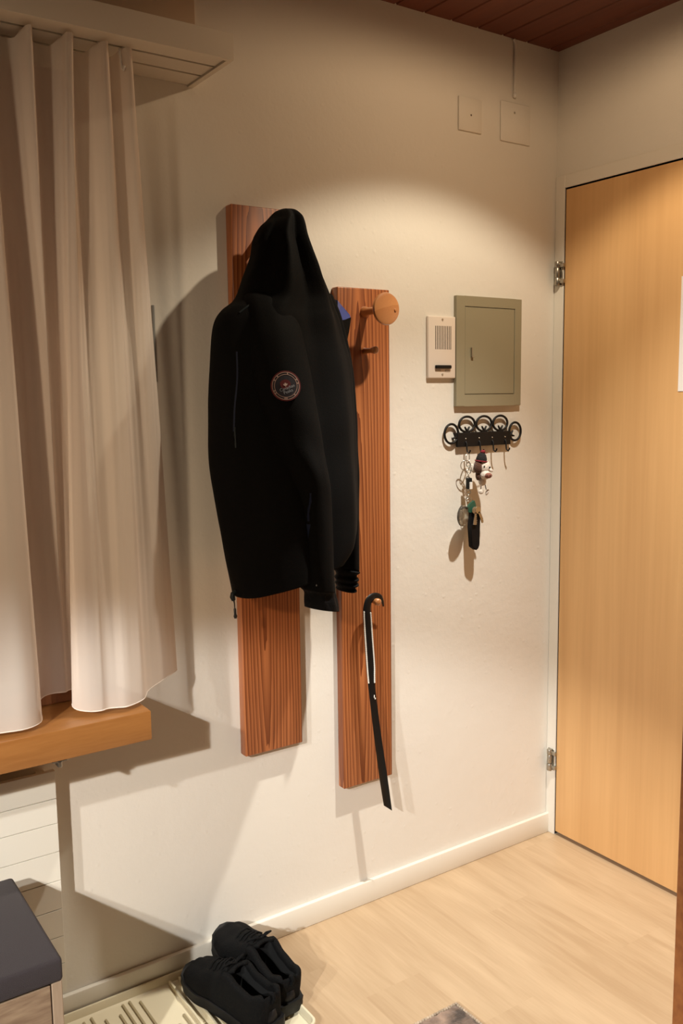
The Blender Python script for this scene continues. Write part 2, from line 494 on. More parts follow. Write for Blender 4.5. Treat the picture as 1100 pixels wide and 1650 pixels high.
# door wall with the door opening
DY0, DY1, DZ = -0.935, -0.036, 2.0
bm = NB()
box(bm, 0, 0.12, DY1, 0, 0, H + 0.1)
box(bm, 0, 0.12, YR, DY0, 0, H + 0.1)
box(bm, 0, 0.12, DY0, DY1, DZ, H + 0.1)
struct(link_obj('wall_right', bm, 'wall_paint'))
bm = NB(); box(bm, XL - 0.1, XL, YR, 0, 0, H + 0.1); struct(link_obj('wall_left', bm, 'rear_paint'))
bm = NB(); box(bm, XL - 0.1, 0.12, YR - 0.1, YR, 0, H + 0.1); struct(link_obj('wall_rear', bm, 'rear_paint'))
bm = NB(); box(bm, XL - 0.1, 0.2, YR - 0.1, 0.2, -0.1, 0); struct(link_obj('floor', bm, 'floor_oak'))
# ceiling: tongue and groove boards, V grooves as real geometry
bm = NB()
W_ = 0.0935
x = -0.131 + W_ * 2
prof = [(x, H)]
while x > XL - 0.1:
    prof += [(x - 0.004, H), (x - W_ + 0.004, H), (x - W_, H + 0.006)]
    x -= W_
prof[0] = (prof[0][0], H + 0.006)
a = [bm.verts.new((q[0], 0.15, q[1])) for q in prof]
b = [bm.verts.new((q[0], YR - 0.1, q[1])) for q in prof]
a2 = [bm.verts.new((q[0], 0.15, H + 0.05)) for q in prof]
b2 = [bm.verts.new((q[0], YR - 0.1, H + 0.05)) for q in prof]
for i in range(len(prof) - 1):
    bm.faces.new((a[i], a[i + 1], b[i + 1], b[i]))
    bm.faces.new((a2[i], b2[i], b2[i + 1], a2[i + 1]))
struct(link_obj('ceiling', bm, 'ceiling_wood'))
# baseboards
bm = NB(); box(bm, -1.60, -0.002, -0.014, 0, 0, 0.064, 0.0035, 2); struct(link_obj('baseboard_back', bm, 'baseboard_paint', smooth=30))
bm = NB(); box(bm, -0.014, 0, YR, DY0 - 0.06, 0, 0.064, 0.0035, 2); struct(link_obj('baseboard_right', bm, 'baseboard_paint', smooth=30))
# door casing
bm = NB()
box(bm, -0.004, 0.03, DY1, -0.001, 0, DZ + 0.036, 0.001, 1)
box(bm, -0.004, 0.03, DY0 - 0.036, DY1, DZ, DZ + 0.036, 0.001, 1)
box(bm, -0.004, 0.03, DY0 - 0.036, DY0, 0, DZ, 0.001, 1)
struct(link_obj('trim_1', bm, 'white_paint'))
# dark closing panel added behind the leaf to keep its gaps black
bm = NB(); box(bm, 0.055, 0.1, DY0, DY1, 0, DZ); struct(link_obj('gap_backing', bm, 'gap_dark'))
# door leaf
door = bpy.data.objects.new('door_1', None); door.location = (0.02, DY1 - 0.003, 0); col.objects.link(door); struct(door)
bm = NB(); box(bm, -0.002, 0.04, DY0 + 0.004, DY1 - 0.004, 0.0125, DZ - 0.005, 0.0015, 2)
link_obj('door_leaf', bm, 'door_veneer', door, loc=(0.02, -0.48, 1.0))
for hz in (1.755, 0.247):
    bm = NB()
    for k, (z0, z1, rad) in enumerate(((-0.034, -0.0115, 0.0085), (-0.0105, 0.017, 0.0078), (0.018, 0.036, 0.0085))):
        lathe(bm, [(0, z0), (rad * 0.85, z0), (rad, z0 + 0.002), (rad, z1 - 0.002), (rad * 0.85, z1), (0, z1)], (-0.013, -0.021, hz), n=20)
    box(bm, -0.013, -0.004, -0.044, -0.021, hz + 0.018, hz + 0.030, 0.002, 2)
    box(bm, -0.013, -0.004, -0.044, -0.021, hz - 0.028, hz - 0.016, 0.002, 2)
    box(bm, -0.006, -0.0035, -0.034, -0.008, hz - 0.034, hz + 0.036, 0.001, 1)
    link_obj('hinge', bm, 'metal_hinge', door, smooth=40)
bm = NB()
lathe(bm, [(0, 0), (0.026, 0), (0.026, -0.008), (0.011, -0.010), (0.011, -0.045), (0, -0.045)], (-0.002, -0.87, 1.03), 'X', 24)
tube(bm, [(-0.045, -0.87, 1.03), (-0.05, -0.85, 1.03), (-0.052, -0.75, 1.03)], 0.009)
link_obj('door_handle', bm, 'metal_hinge', door, smooth=40)

# window: brown wooden casing box, frame, pane, plus the thick sill
win = bpy.data.objects.new('window_1', None); win.location = (-2.4, 0, WZ0); col.objects.link(win); struct(win)
bm = NB()
box(bm, -1.625, -1.475, -0.070, 0.03, 0.766, 2.05, 0.003, 2)
box(bm, -3.3, -1.625, -0.070, 0.0, 1.98, 2.05, 0.003, 2)
box(bm, -3.3, -1.625, -0.070, 0.0, 0.766, 0.80, 0.003, 2)
link_obj('window_casing', bm, 'casing_wood', win)
bm = NB()
box(bm, -1.70, -1.60, 0.03, 0.08, 0.80, 2.02, 0.004, 2)
box(bm, -3.2, -1.70, 0.03, 0.08, 1.93, 2.02, 0.004, 2)
box(bm, -3.2, -1.70, 0.03, 0.08, 0.80, 0.90, 0.004, 2)
box(bm, -2.44, -2.36, 0.03, 0.08, 0.90, 1.93, 0.004, 2)
link_obj('window_frame', bm, 'casing_wood', win)
bm = NB(); box(bm, -3.18, -1.69, 0.052, 0.058, 0.89, 1.94); link_obj('pane', bm, 'glass', win)
bm = NB(); box(bm, -3.3, -1.418, -0.228, 0.0, 0.704, 0.766, 0.0025, 2)
sill = link_obj('window_sill', bm, 'sill_wood', win, loc=(-2.2, -0.11, 0.73), smooth=30)
bm = NB()
box(bm, -1.612, -1.604, -0.226, -0.02, 0.690, 0.7035, 0.001, 1)
box(bm, -1.622, -1.594, -0.226, -0.02, 0.7005, 0.7038, 0.0005, 1)
link_obj('sill_bracket', bm, 'metal_steel', win)

# ================================================================== CURTAIN RAIL AND CURTAIN
VX1 = -1.170; VX0 = -3.35; VZ0, VZ1 = 2.089, 2.141; VY = -0.198
rail = thing('curtain_rail', (-2.2, 0, VZ0), 'cream boxed curtain rail with two dark track slots above the window', 'curtain rail')
bm = NB(); box(bm, VX0, VX1, VY, VY + 0.012, VZ0, VZ1, 0.0005, 1); box(bm, VX0, VX1 - 0.0122, VY + 0.012, -0.0, VZ1 - 0.012, VZ1)
link_obj('fascia', bm, 'valance_paint', rail, smooth=30)
bm = NB(); box(bm, VX1 - 0.012, VX1, VY + 0.012, 0.0, VZ0, VZ1, 0.0, 1)
link_obj('end_cap', bm, 'valance_paint', rail, smooth=30)
bm = NB()
TY = (-0.133, -0.069)
ys = [VY + 0.013, TY[0] - 0.004, TY[0] + 0.004, TY[1] - 0.004, TY[1] + 0.004, -0.001]
box(bm, VX0, VX1 - 0.013, ys[0], ys[1], VZ0 + 0.004, VZ0 + 0.018)
box(bm, VX0, VX1 - 0.013, ys[2], ys[3], VZ0 + 0.004, VZ0 + 0.018)
box(bm, VX0, VX1 - 0.013, ys[4], ys[5], VZ0 + 0.004, VZ0 + 0.018)
link_obj('track_board', bm, 'valance_paint', rail)
for y_ in TY:
    bm = NB(); box(bm, VX0, VX1 - 0.013, y_ - 0.0042, y_ + 0.0042, VZ0 + 0.012, VZ0 + 0.020)
    link_obj('track_slot', bm, 'track_dark', rail)
# shutter box panel above the rail
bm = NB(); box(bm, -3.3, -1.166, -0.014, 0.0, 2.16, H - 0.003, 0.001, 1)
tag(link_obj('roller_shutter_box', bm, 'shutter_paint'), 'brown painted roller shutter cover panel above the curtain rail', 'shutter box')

# curtain: nodes (top x, top y, bottom x, bottom y, bottom z)
BT = []
def nd(*a_): BT.append(a_)
x = -2.40
k = 0
while x < -1.80:
    nd(x, -0.110, x, -0.10, 0.795); nd(x + 0.034, -0.112, x + 0.03, -0.16, 0.785)
    nd(x + 0.04, -0.168, x + 0.045, -0.21, 0.78); nd(x + 0.046, -0.112, x + 0.07, -0.14, 0.785)
    x += 0.083
nd(-1.730, -0.112, -1.80, -0.16, .785)
nd(-1.700, -0.112, -1.76, -0.195, .779)
nd(-1.680, -0.135, -1.70, -0.208, .777)
nd(-1.664, -0.165, -1.662, -0.212, .777)
nd(-1.652, -0.166, -1.632, -0.195, .778)
nd(-1.645, -0.140, -1.622, -0.165, .783)
nd(-1.636, -0.114, -1.618, -0.125, .790)
nd(-1.610, -0.108, -1.600, -0.098, .795)
nd(-1.586, -0.116, -1.580, -0.088, .796)
nd(-1.578, -0.160, -1.560, -0.092, .796)
nd(-1.569, -0.165, -1.551, -0.094, .796)
nd(-1.563, -0.125, -1.542, -0.086, .796)
nd(-1.545, -0.108, -1.530, -0.084, .796)
nd(-1.520, -0.112, -1.518, -0.082, .796)
nd(-1.508, -0.140, -1.528, -0.098, .790)
nd(-1.5065, -0.166, -1.553, -0.140, .783)
nd(-1.500, -0.170, -1.552, -0.168, .779)
nd(-1.493, -0.166, -1.532, -0.190, .777)
nd(-1.489, -0.130, -1.512, -0.198, .777)
nd(-1.475, -0.110, -1.496, -0.194, .777)
nd(-1.455, -0.110, -1.478, -0.200, .777)
nd(-1.441, -0.135, -1.462, -0.206, .777)
nd(-1.434, -0.162, -1.440, -0.201, .778)
nd(-1.424, -0.162, -1.418, -0.190, .780)
nd(-1.418, -0.128, -1.405, -0.172, .782)
nd(-1.405, -0.112, -1.396, -0.158, .784)
nd(-1.392, -0.128, -1.376, -0.140, .786)
nd(-1.385, -0.156, -1.352, -0.124, .788)
nd(-1.376, -0.160, -1.330, -0.108, .790)
nd(-1.370, -0.140, -1.306, -0.088, .790)
nd(-1.364, -0.125, -1.290, -0.072, .790)
path = crom(BT, 6)
ZT = 2.086
bm = NB()
NR = 60
grid = []
for j in range(NR + 1):
    tt = j / NR
    ww = tt ** 0.85
    row = []
    for i, q in enumerate(path):
        tx, ty, bx_, by_, bz = q
        xx = tx + (bx_ - tx) * ww
        yy = ty + (by_ - ty) * ww
        yy += (0.006 * noise.noise(Vector((i * 0.10, tt * 2.2, 2.0))) + 0.0032 * noise.noise(Vector((i * 0.37, tt * 1.1, 7.0)))) * math.sin(math.pi * tt) ** 0.7
        zz = ZT + (bz - ZT) * tt
        # heading tape sags a little between the pleats
        if ty > -0.13: zz -= 0.010 * (1 - tt) ** 8 * min(1, (ty + 0.13) / 0.02)
        row.append(bm.verts.new((xx, yy, zz)))
    grid.append(row)
for j in range(NR):
    for i in range(len(path) - 1):
        bm.faces.new((grid[j][i], grid[j][i + 1], grid[j + 1][i + 1], grid[j + 1][i]))
curtain = thing('curtain', (-1.9, -0.14, ZT), 'pleated translucent pinkish white sheer curtain hanging over the window sill', 'curtain')
cl = link_obj('sheer_panel', bm, 'sheer_fabric', curtain, smooth=180)
# stitched hem, double layer -> slightly more opaque cord along the edge
bm = NB()
tube(bm, [Vector((q[2], q[3], q[4])) for q in path[::2]], 0.0010, 6)
plain('hem_thread', (0.86, 0.78, 0.70), 0.8)
link_obj('hem', bm, 'hem_thread', curtain, smooth=60)
for px_ in (-1.569, -1.500, -1.430, -1.380, -1.652):
    bm = NB()
    box(bm, px_ - 0.004, px_ + 0.004, TY[0] - 0.003, TY[0] + 0.003, ZT - 0.012, VZ0 + 0.011, 0.001, 1)
    link_obj('glider', bm, 'plastic_white', curtain)
bm = NB()
tube(bm, [(-1.391, -0.137, 2.088), (-1.391, -0.142, 2.070), (-1.391, -0.145, 2.050), (-1.390, -0.150, 2.044), (-1.389, -0.154, 2.052)], 0.0026, 8)
link_obj('curtain_hook', bm, 'plastic_white', curtain, smooth=60)

bm = NB(); box(bm, -1.2885, -1.2830, -0.004, 0.0, 1.44, 1.609, 0.0008, 1)
tag(link_obj('edge_strip', bm, 'grey_strip'), 'thin dark grey vertical strip on the wall beside the curtain edge', 'strip')

# ================================================================== RADIATOR
rad = thing('radiator', (-2.2, 0, 0.1), 'flat white panel radiator with fine horizontal joints beneath the window sill', 'radiator')
RX1, RX0, RY = -1.569, -3.0, -0.047
zz = 0.10
lines = [0.10, 0.168, 0.232, 0.296, 0.362, 0.428, 0.493, 0.549, 0.612]
for i in range(len(lines) - 1):
    bm = NB(); box(bm, RX0, RX1, RY, RY + 0.012, lines[i] + 0.0008, lines[i + 1] - 0.0008, 0.0004, 1)
    link_obj('panel', bm, 'radiator_paint', rad)
for x_ in (RX1 - 0.02, -2.2, -2.9):
    bm = NB(); box(bm, x_ - 0.01, x_ + 0.008, RY + 0.012, -0.0, 0.12, 0.60)
    link_obj('wall_mount', bm, 'radiator_paint', rad)

# ================================================================== BENCH
BX1, BX0, BY0, BY1 = -1.683, -2.40, -0.430, -0.098
bench = thing('storage_bench', (-2.04, -0.26, 0), 'low wooden shoe bench with dark grey padded seat at the radiator', 'bench')
for x_ in (BX1 - 0.018, BX0):
    bm = NB(); box(bm, x_, x_ + 0.018, BY0 + 0.002, BY1, 0.0, 0.386, 0.001, 1)
    link_obj('side_panel', bm, 'bench_edge', bench)
bm = NB(); box(bm, BX0 + 0.018, BX1 - 0.018, BY1 - 0.01, BY1, 0.02, 0.38); box(bm, BX0 + 0.018, BX1 - 0.018, BY0 + 0.03, BY1 - 0.01, 0.03, 0.05)
link_obj('carcass', bm, 'bench_wood', bench)
bm = NB(); box(bm, BX0 + 0.020, BX1 - 0.020, BY0 + 0.004, BY0 + 0.022, 0.03, 0.382, 0.001, 1)
link_obj('front_panel', bm, 'bench_wood', bench, loc=(-2.04, -0.43, 0.2))
bm = NB(); box(bm, BX0, BX1 + 0.002, BY0 - 0.002, BY1, 0.386, 0.430, 0.007, 4)
link_obj('seat_cushion', bm, 'cushion_fabric', bench, smooth=50)

# ================================================================== COAT BOARDS
def round_peg(parent, x_, z_, y0, L, rs, rk, tk):
    bm = NB()
    # turned stem flaring into the knob
    lathe(bm, [(0, 0), (rs * 1.45, 0), (rs * 1.45, 0.006), (rs * 1.2, 0.011), (rs, 0.02), (rs * 0.9, L * 0.6), (rs * 0.95, L - tk - 0.004),
               (rs * 1.3, L - tk), (rk * 0.8, L - tk), (rk * 0.96, L - tk + 0.003), (rk, L - tk * 0.5), (rk * 0.95, L - 0.003), (rk * 0.8, L - 0.0008), (0, L)],
          (x_, y0, z_), 'Y', 40, sign=-1)
    return link_obj('peg', bm, 'turned_beech', parent, smooth=40)

def board(name, x0, x1, z0, z1, th, mat, label):
    o = thing(name, ((x0 + x1) / 2, 0, z0), label, 'coat rack')
    bm = NB(); box(bm, x0, x1, -th, 0, z0, z1, 0.003, 3)
    link_obj('board', bm, mat, o, loc=((x0 + x1) / 2, -th / 2, z0 * 0.5 + z1 * 0.5), smooth=40)
    return o
b1 = board('coat_rack', -1.098, -0.933, 0.521, 1.843, 0.028, 'larch', 'left reddish wooden coat board with the black jacket hanging on it')
round_peg(b1, -1.024, 1.775, -0.028, 0.11, 0.0085, 0.028, 0.014)
b2 = board('coat_rack', -0.806, -0.644, 0.360, 1.674, 0.027, 'larch_second', 'right reddish wooden coat board with a big round knob near its top')
k1 = round_peg(b2, -0.724, 1.615, -0.027, 0.098, 0.0095, 0.0400, 0.014)
bm = NB(); lathe(bm, [(0, 0), (0.0038, 0), (0.003, 0.0022), (0, 0.003)], (-0.700, -0.1245, 1.612), 'Y', 12, sign=-1)
link_obj('screw_plug', bm, 'turned_beech', b2, smooth=50)
# the two short plain pegs
def short_peg(parent, x_, z_):
    bm = NB()
    lathe(bm, [(0, 0), (0.0085, 0), (0.007, 0.008), (0.0065, 0.028), (0.0085, 0.036), (0.0095, 0.042), (0.009, 0.048), (0.006, 0.0505), (0, 0.051)], (x_, -0.027, z_), 'Y', 28, sign=-1)
    return link_obj('small_peg', bm, 'turned_beech', parent, smooth=50)
short_peg(b2, -0.724, 1.517)
short_peg(b2, -0.722, 0.868)
short_peg(b1, -1.02, 1.60)

# ================================================================== JACKET
BODY = [(-1.0253, -0.14, 0.0065, 0.012, 1.8173, 1.8186), (-1.0231, -0.14, 0.0218, 0.03, 1.8103, 1.8159), (-1.026, -0.14, 0.0339, 0.05, 1.7938, 1.8025), (-1.0313, -0.14, 0.0476, 0.06, 1.7761, 1.7843), (-1.0359, -0.14, 0.0591, 0.068, 1.7483, 1.7576), (-1.0326, -0.14, 0.0692, 0.075, 1.7133, 1.7256), (-1.0278, -0.135, 0.0917, 0.085, 1.6677, 1.6807), (-1.0241, -0.13, 0.1156, 0.09, 1.6193, 1.6346), (-1.0331, -0.13, 0.1387, 0.095, 1.594, 1.6038), (-1.0368, -0.13, 0.1541, 0.1, 1.5681, 1.5769), (-1.0354, -0.13, 0.1664, 0.102, 1.5241, 1.5323), (-1.0315, -0.132, 0.1783, 0.104, 1.4575, 1.4738), (-1.0311, -0.135, 0.1847, 0.108, 1.3773, 1.3849), (-1.0322, -0.14, 0.1877, 0.11, 1.2696, 1.2802), (-1.0306, -0.145, 0.182, 0.113, 1.1823, 1.1899), (-1.0257, -0.148, 0.1721, 0.116, 1.0916, 1.1143), (-1.0253, -0.15, 0.1615, 0.116, 1.0125, 1.0665), (-1.0365, -0.15, 0.1397, 0.115, 0.9576, 1.0331)]
S1 = [(-1.0735, -0.13, 0.0466, 0.03, 1.6469, 1.6527), (-1.0854, -0.160, 0.0549, 0.045, 1.6131, 1.6192), (-1.0862, -0.186, 0.0615, 0.055, 1.5605, 1.5652), (-1.0879, -0.206, 0.0637, 0.056, 1.5077, 1.5105), (-1.0827, -0.222, 0.0674, 0.056, 1.4289, 1.4284), (-1.066, -0.232, 0.0613, 0.055, 1.3362, 1.3321), (-1.0454, -0.238, 0.0526, 0.053, 1.255, 1.2484), (-1.0304, -0.24, 0.0447, 0.05, 1.1857, 1.1778), (-1.0215, -0.24, 0.0399, 0.046, 1.1018, 1.0923), (-1.0181, -0.24, 0.04, 0.042, 1.0175, 1.006), (-1.0127, -0.238, 0.0391, 0.04, 0.974, 0.9602), (-1.0072, -0.237, 0.0369, 0.036, 0.9642, 0.951), (-1.005, -0.237, 0.0396, 0.037, 0.9443, 0.9328), (-1.0021, -0.236, 0.0407, 0.037, 0.931, 0.9131)]
S2 = [(-0.8961, -0.1, 0.0187, 0.03, 1.6475, 1.6359), (-0.8806, -0.105, 0.0193, 0.045, 1.5757, 1.5781), (-0.8636, -0.11, 0.0285, 0.05, 1.4595, 1.4598), (-0.858, -0.115, 0.0323, 0.05, 1.3121, 1.3089), (-0.8561, -0.118, 0.0287, 0.05, 1.1622, 1.1558), (-0.8545, -0.12, 0.0233, 0.048, 1.0555, 1.0474), (-0.8528, -0.12, 0.0216, 0.045, 0.9858, 0.9722), (-0.8534, -0.12, 0.0194, 0.04, 0.9653, 0.9602), (-0.8523, -0.12, 0.0199, 0.042, 0.9498, 0.9473), (-0.8548, -0.12, 0.0154, 0.039, 0.9372, 0.9355), (-0.8549, -0.12, 0.0128, 0.038, 0.9245, 0.9263)]

def cloth_loft(rows, n, per, fold, closed_bottom=False):
    bm = NB()
    R = crom(rows, per)
    rings = []
    for j, (cx_, yc, a_, b_, zl, zr) in enumerate(R):
        ring = []
        for k in range(n):
            th = 2 * math.pi * k / n
            c_, s_ = math.cos(th), math.sin(th)
            z_ = (zl + zr) / 2 + (zr - zl) / 2 * c_
            f_ = 1 + fold(th, z_, j / (len(R) - 1))
            # folds act on depth more than on the outline
            fx = 1 + (f_ - 1) * 0.35
            ring.append(bm.verts.new((cx_ + a_ * c_ * fx, min(yc + b_ * s_ * f_, -0.031), z_)))
        rings.append(ring)
    for j in range(len(rings) - 1):
        for k in range(n):
            bm.faces.new((rings[j][k], rings[j][(k + 1) % n], rings[j + 1][(k + 1) % n], rings[j + 1][k]))
    bm.faces.new(rings[0])
    if closed_bottom: bm.faces.new(rings[-1][::-1])
    return bm, rings

def g(d, s): return math.exp(-(d / s) ** 2)
def adiff(a_, b_):
    d = (a_ - b_ + math.pi) % (2 * math.pi) - math.pi
    return d
def fold_body(th, z_, t_):
    v = 0.0
    hood = max(0, min(1, (z_ - 1.50) / 0.2))
    fade = 0.35 + 0.65 * hood
    # draped ridges running down from the peg
    for ang, wd, am in ((4.35, .16, .16), (4.85, .15, -.20), (5.25, .14, .18), (3.85, .18, -.13), (5.65, .15, -.12), (3.4, .2, .10)):
        v += am * g(adiff(th, ang + 0.25 * (1.6 - z_)), wd) * fade * min(1, t_ * 8)
    v += 0.03 * noise.noise(Vector((th * 1.5, z_ * 9, 1.0)))
    v += 0.05 * noise.noise(Vector((math.cos(th) * 2, math.sin(th) * 2, z_ * 3.5)))
    return v
def fold_sleeve(th, z_, t_):
    v = 0.05 * noise.noise(Vector((math.cos(th) * 2, math.sin(th) * 2, z_ * 8)))
    v += 0.05 * math.sin(z_ * 42 + 2.0 * math.cos(th)) * g(z_ - 1.27, 0.11)     # elbow creases
    return v

jk = thing('jacket', (-1.03, -0.14, 0.95), 'black hooded softshell jacket with a round arm patch hanging on the left coat board', 'jacket')
bm, _ = cloth_loft(BODY, 96, 8, fold_body)
body_bvh = BVHTree.FromBMesh(bm)
jbody = link_obj('jacket_body', bm, 'fabric_black', jk, smooth=180)
md = jbody.modifiers.new('thick', 'SOLIDIFY'); md.thickness = 0.003; md.offset = -1

bm, rings = cloth_loft(S1[:11], 48, 8, fold_sleeve, True)
s1_bvh = BVHTree.FromBMesh(bm)
link_obj('sleeve', bm, 'fabric_black', jk, smooth=180)
bm, _ = cloth_loft(S1[10:], 48, 6, lambda th, z_, t_: 0.05 * math.sin(th * 9) * math.sin(t_ * 3), True)
c1 = link_obj('cuff', bm, 'fabric_cuff', jk, smooth=180)
bm, _ = cloth_loft(S2[:7], 48, 8, fold_sleeve, True)
link_obj('sleeve', bm, 'fabric_black', jk, smooth=180)
bm, _ = cloth_loft(S2[6:], 48, 6, lambda th, z_, t_: 0.12 * math.sin(t_ * 22 + math.cos(th)), True)
link_obj('cuff', bm, 'fabric_cuff', jk, smooth=180)

# folded collar corner with the blue lining showing
bm = NB()
bl = [(-0.872, -0.125, 1.628), (-0.850, -0.105, 1.6215), (-0.8205, -0.100, 1.5985), (-0.8179, -0.100, 1.5912), (-0.842, -0.110, 1.583), (-0.872, -0.125, 1.5777)]
prism(bm, [Vector(q) for q in bl], (0.004, 0.020, 0.004))
link_obj('lining', bm, 'lining_blue', jk)['label'] = 'royal blue lining showing at the collar'
bm = NB()
bl = [(-0.872, -0.128, 1.580), (-0.842, -0.112, 1.585), (-0.8165, -0.100, 1.5925), (-0.818, -0.098, 1.574), (-0.823, -0.100, 1.557), (-0.8382, -0.105, 1.5166), (-0.872, -0.125, 1.52)]
prism(bm, [Vector(q) for q in bl], (0.002, 0.045, 0.0))
link_obj('collar_flap', bm, 'fabric_black', jk)

def drop_on(bvh, x_, z_, off=0.001, d=(0, 1, 0)):
    h = bvh.ray_cast(Vector((x_, -1.2, z_)), Vector(d))
    return (h[0] + h[1] * (off if h[1].y < 0 else -off)) if h[0] else None

def surf_strip(name, bvh, pts, half, mat, th=0.0012, n=26, parent=jk):
    """thin ribbon lying on the cloth"""
    P = crom(pts, n // max(1, len(pts) - 1) + 2)
    bm = NB()
    L_ = []
    for i, q in enumerate(P):
        c_ = drop_on(bvh, q[0] - half, q[1], th); d_ = drop_on(bvh, q[0] + half, q[1], th)
        if c_ is None or d_ is None: continue
        L_.append((bm.verts.new(c_), bm.verts.new(d_)))
    for i in range(len(L_) - 1): bm.faces.new((L_[i][0], L_[i][1], L_[i + 1][1], L_[i + 1][0]))
    o = link_obj(name, bm, mat, parent)
    m_ = o.modifiers.new('t', 'SOLIDIFY'); m_.thickness = 0.001; m_.offset = 0
    return o

surf_strip('zipper', s1_bvh, [(-1.0555, 1.125), (-1.057, 1.09), (-1.0548, 1.055)], 0.0032, 'zip_blue')
surf_strip('chest_zipper', body_bvh, [(-1.176, 1.50), (-1.180, 1.44), (-1.188, 1.38), (-1.192, 1.33)], 0.0015, 'zip_blue')
bm = NB()
P = [drop_on(s1_bvh, -1.056 + 0.001 * math.sin(i), 1.195 - i * 0.009, 0.003) for i in range(8)]
tube(bm, [q for q in P if q], [0.0028, 0.0022, 0.0034, 0.0022, 0.003, 0.0022, 0.0034, 0.0028], 8)
link_obj('zip_pull', bm, 'zip_blue', jk, smooth=60)
bm = NB()
P = [drop_on(body_bvh, -1.190, 1.34 - i * 0.009, 0.003) for i in range(6)]
tube(bm, [q for q in P if q], [0.0026, 0.002, 0.003, 0.002, 0.0028, 0.0024], 8)
link_obj('zip_pull', bm, 'piping_teal', jk, smooth=60)
# piping round the collar seam on the shoulder
bm = NB()
P = [drop_on(body_bvh, x_, z_, 0.001) for x_, z_ in crom([(-1.162, 1.583), (-1.150, 1.592), (-1.136, 1.602), (-1.124, 1.612)], 6)]
tube(bm, [q for q in P if q], 0.0022, 8)
link_obj('piping', bm, 'piping_teal', jk, smooth=60)
# main zip end and puller at the hem corner
bm = NB()
tube(bm, [(-1.160, -0.150, 0.975), (-1.174, -0.151, 0.971), (-1.184, -0.151, 0.966), (-1.1855, -0.152, 0.959), (-1.1835, -0.153, 0.951)], [0.003, 0.004, 0.0055, 0.006, 0.0045], 10)
link_obj('zip_end', bm, 'piping_teal', jk, smooth=60)
bm = NB()
tube(bm, [(-1.1835, -0.154, 0.952), (-1.1825, -0.155, 0.944), (-1.1822, -0.155, 0.934), (-1.182, -0.155, 0.931), (-1.1815, -0.155, 0.920), (-1.181, -0.155, 0.915), (-1.181, -0.155, 0.910)],
     [0.0022, 0.0014, 0.0014, 0.003, 0.0028, 0.0045, 0.003], 10)
link_obj('zip_pull', bm, 'metal_dark', jk, smooth=60)
# tiny reflective mark on the cuff
bm = NB()
c_ = drop_on(s1_bvh, -1.0375, 0.988, 0.0012)
if c_:
    prism(bm, [c_ + Vector(q) for q in ((-0.0024, 0, -0.003), (0.0024, 0, -0.0035), (0.0005, 0, 0.0035))], (0, 0.001, 0))
    link_obj('cuff_mark', bm, 'patch_text', jk)

# round arm patch, laid onto the sleeve
toCam = (Vector((-1.10, -0.28, 1.42)) - CAM).normalized()
PC = s1_bvh.ray_cast(Vector((-1.1115, -0.28, 1.4251)) - toCam * 0.3, toCam)[0]
nrm = Vector((-0.42, -0.90, 0.10)).normalized()
ux = Vector((0, 0, 1)).cross(nrm).normalized()
if ux.x < 0: ux = -ux
uy = nrm.cross(ux).normalized()
if uy.z < 0: uy = -uy
def on_patch(a_, b_, off):
    o_ = PC + ux * a_ + uy * b_
    h = s1_bvh.ray_cast(o_ + nrm * 0.1, -nrm)
    base = h[0] if h[0] else o_
    # keep it stiff: half conforming, half flat
    d = (base - PC).dot(nrm)
    return o_ + nrm * (d * 0.55 + 0.0035 + off)
def disc(bm, r0, r1, off, mi=0, n=64, rr_n=5, a0=0, a1=2 * math.pi):
    rings = []
    full = abs(a1 - a0 - 2 * math.pi) < 1e-6
    for i in range(rr_n + 1):
        r_ = r0 + (r1 - r0) * i / rr_n
        rings.append([bm.verts.new(on_patch(r_ * math.cos(a0 + (a1 - a0) * k / n), r_ * math.sin(a0 + (a1 - a0) * k / n), off)) for k in range(n if full else n + 1)])
    for i in range(rr_n):
        for k in range(n):
            k2 = (k + 1) % n if full else k + 1
            bm.faces.new((rings[i][k], rings[i + 1][k], rings[i + 1][k2], rings[i][k2])).material_index = mi
RP = 0.0315
bm = NB()
disc(bm, 0.00005, RP * 0.99, 0.0, 0)
disc(bm, RP * 0.93, RP * 1.02, 0.0002, 1, rr_n=2)
disc(bm, RP * 0.885, RP * 0.93, 0.0005, 2, rr_n=1)
disc(bm, RP * 0.745, RP * 0.785, 0.0005, 2, rr_n=1)
for a_ in (78, 28, 10, -48, -90, -98, 128, 150, 200, 212):
    r_ = math.radians(a_)
    disc(bm, RP * 0.785, RP * 0.885, 0.0005, 2, n=4, rr_n=1, a0=r_, a1=r_ + 0.10)
# red sun behind the leaf
cc = (-0.001, 0.0035)
vs = [bm.verts.new(on_patch(cc[0] + 0.0115 * math.cos(k * math.pi / 12), cc[1] + 0.0100 * math.sin(k * math.pi / 12), 0.0006)) for k in range(24)]
bm.faces.new(vs).material_index = 1
leaf = [(0, 1), (.18, .62), (.42, .72), (.36, .28), (.72, .52), (.80, .30), (1, .18), (.62, -.12), (.66, -.32), (.12, -.34), (.06, -.85), (-.06, -.85), (-.12, -.34), (-.66, -.32), (-.62, -.12), (-1, .18), (-.8, .3), (-.72, .52), (-.36, .28), (-.42, .72), (-.18, .62)]
ca, sa = math.cos(0.15), math.sin(0.15)
vs = [bm.verts.new(on_patch(cc[0] + 0.0052 * (q[0] * ca - q[1] * sa), cc[1] - 0.0015 + 0.0052 * (q[0] * sa + q[1] * ca), 0.0010)) for q in leaf]
bm.faces.new(vs).material_index = 3
patch = link_obj('arm_patch', bm, ['patch_navy', 'patch_red', 'patch_ring', 'patch_white'], jk)
patch['label'] = 'round embroidered arm patch with a pale leaf on red'

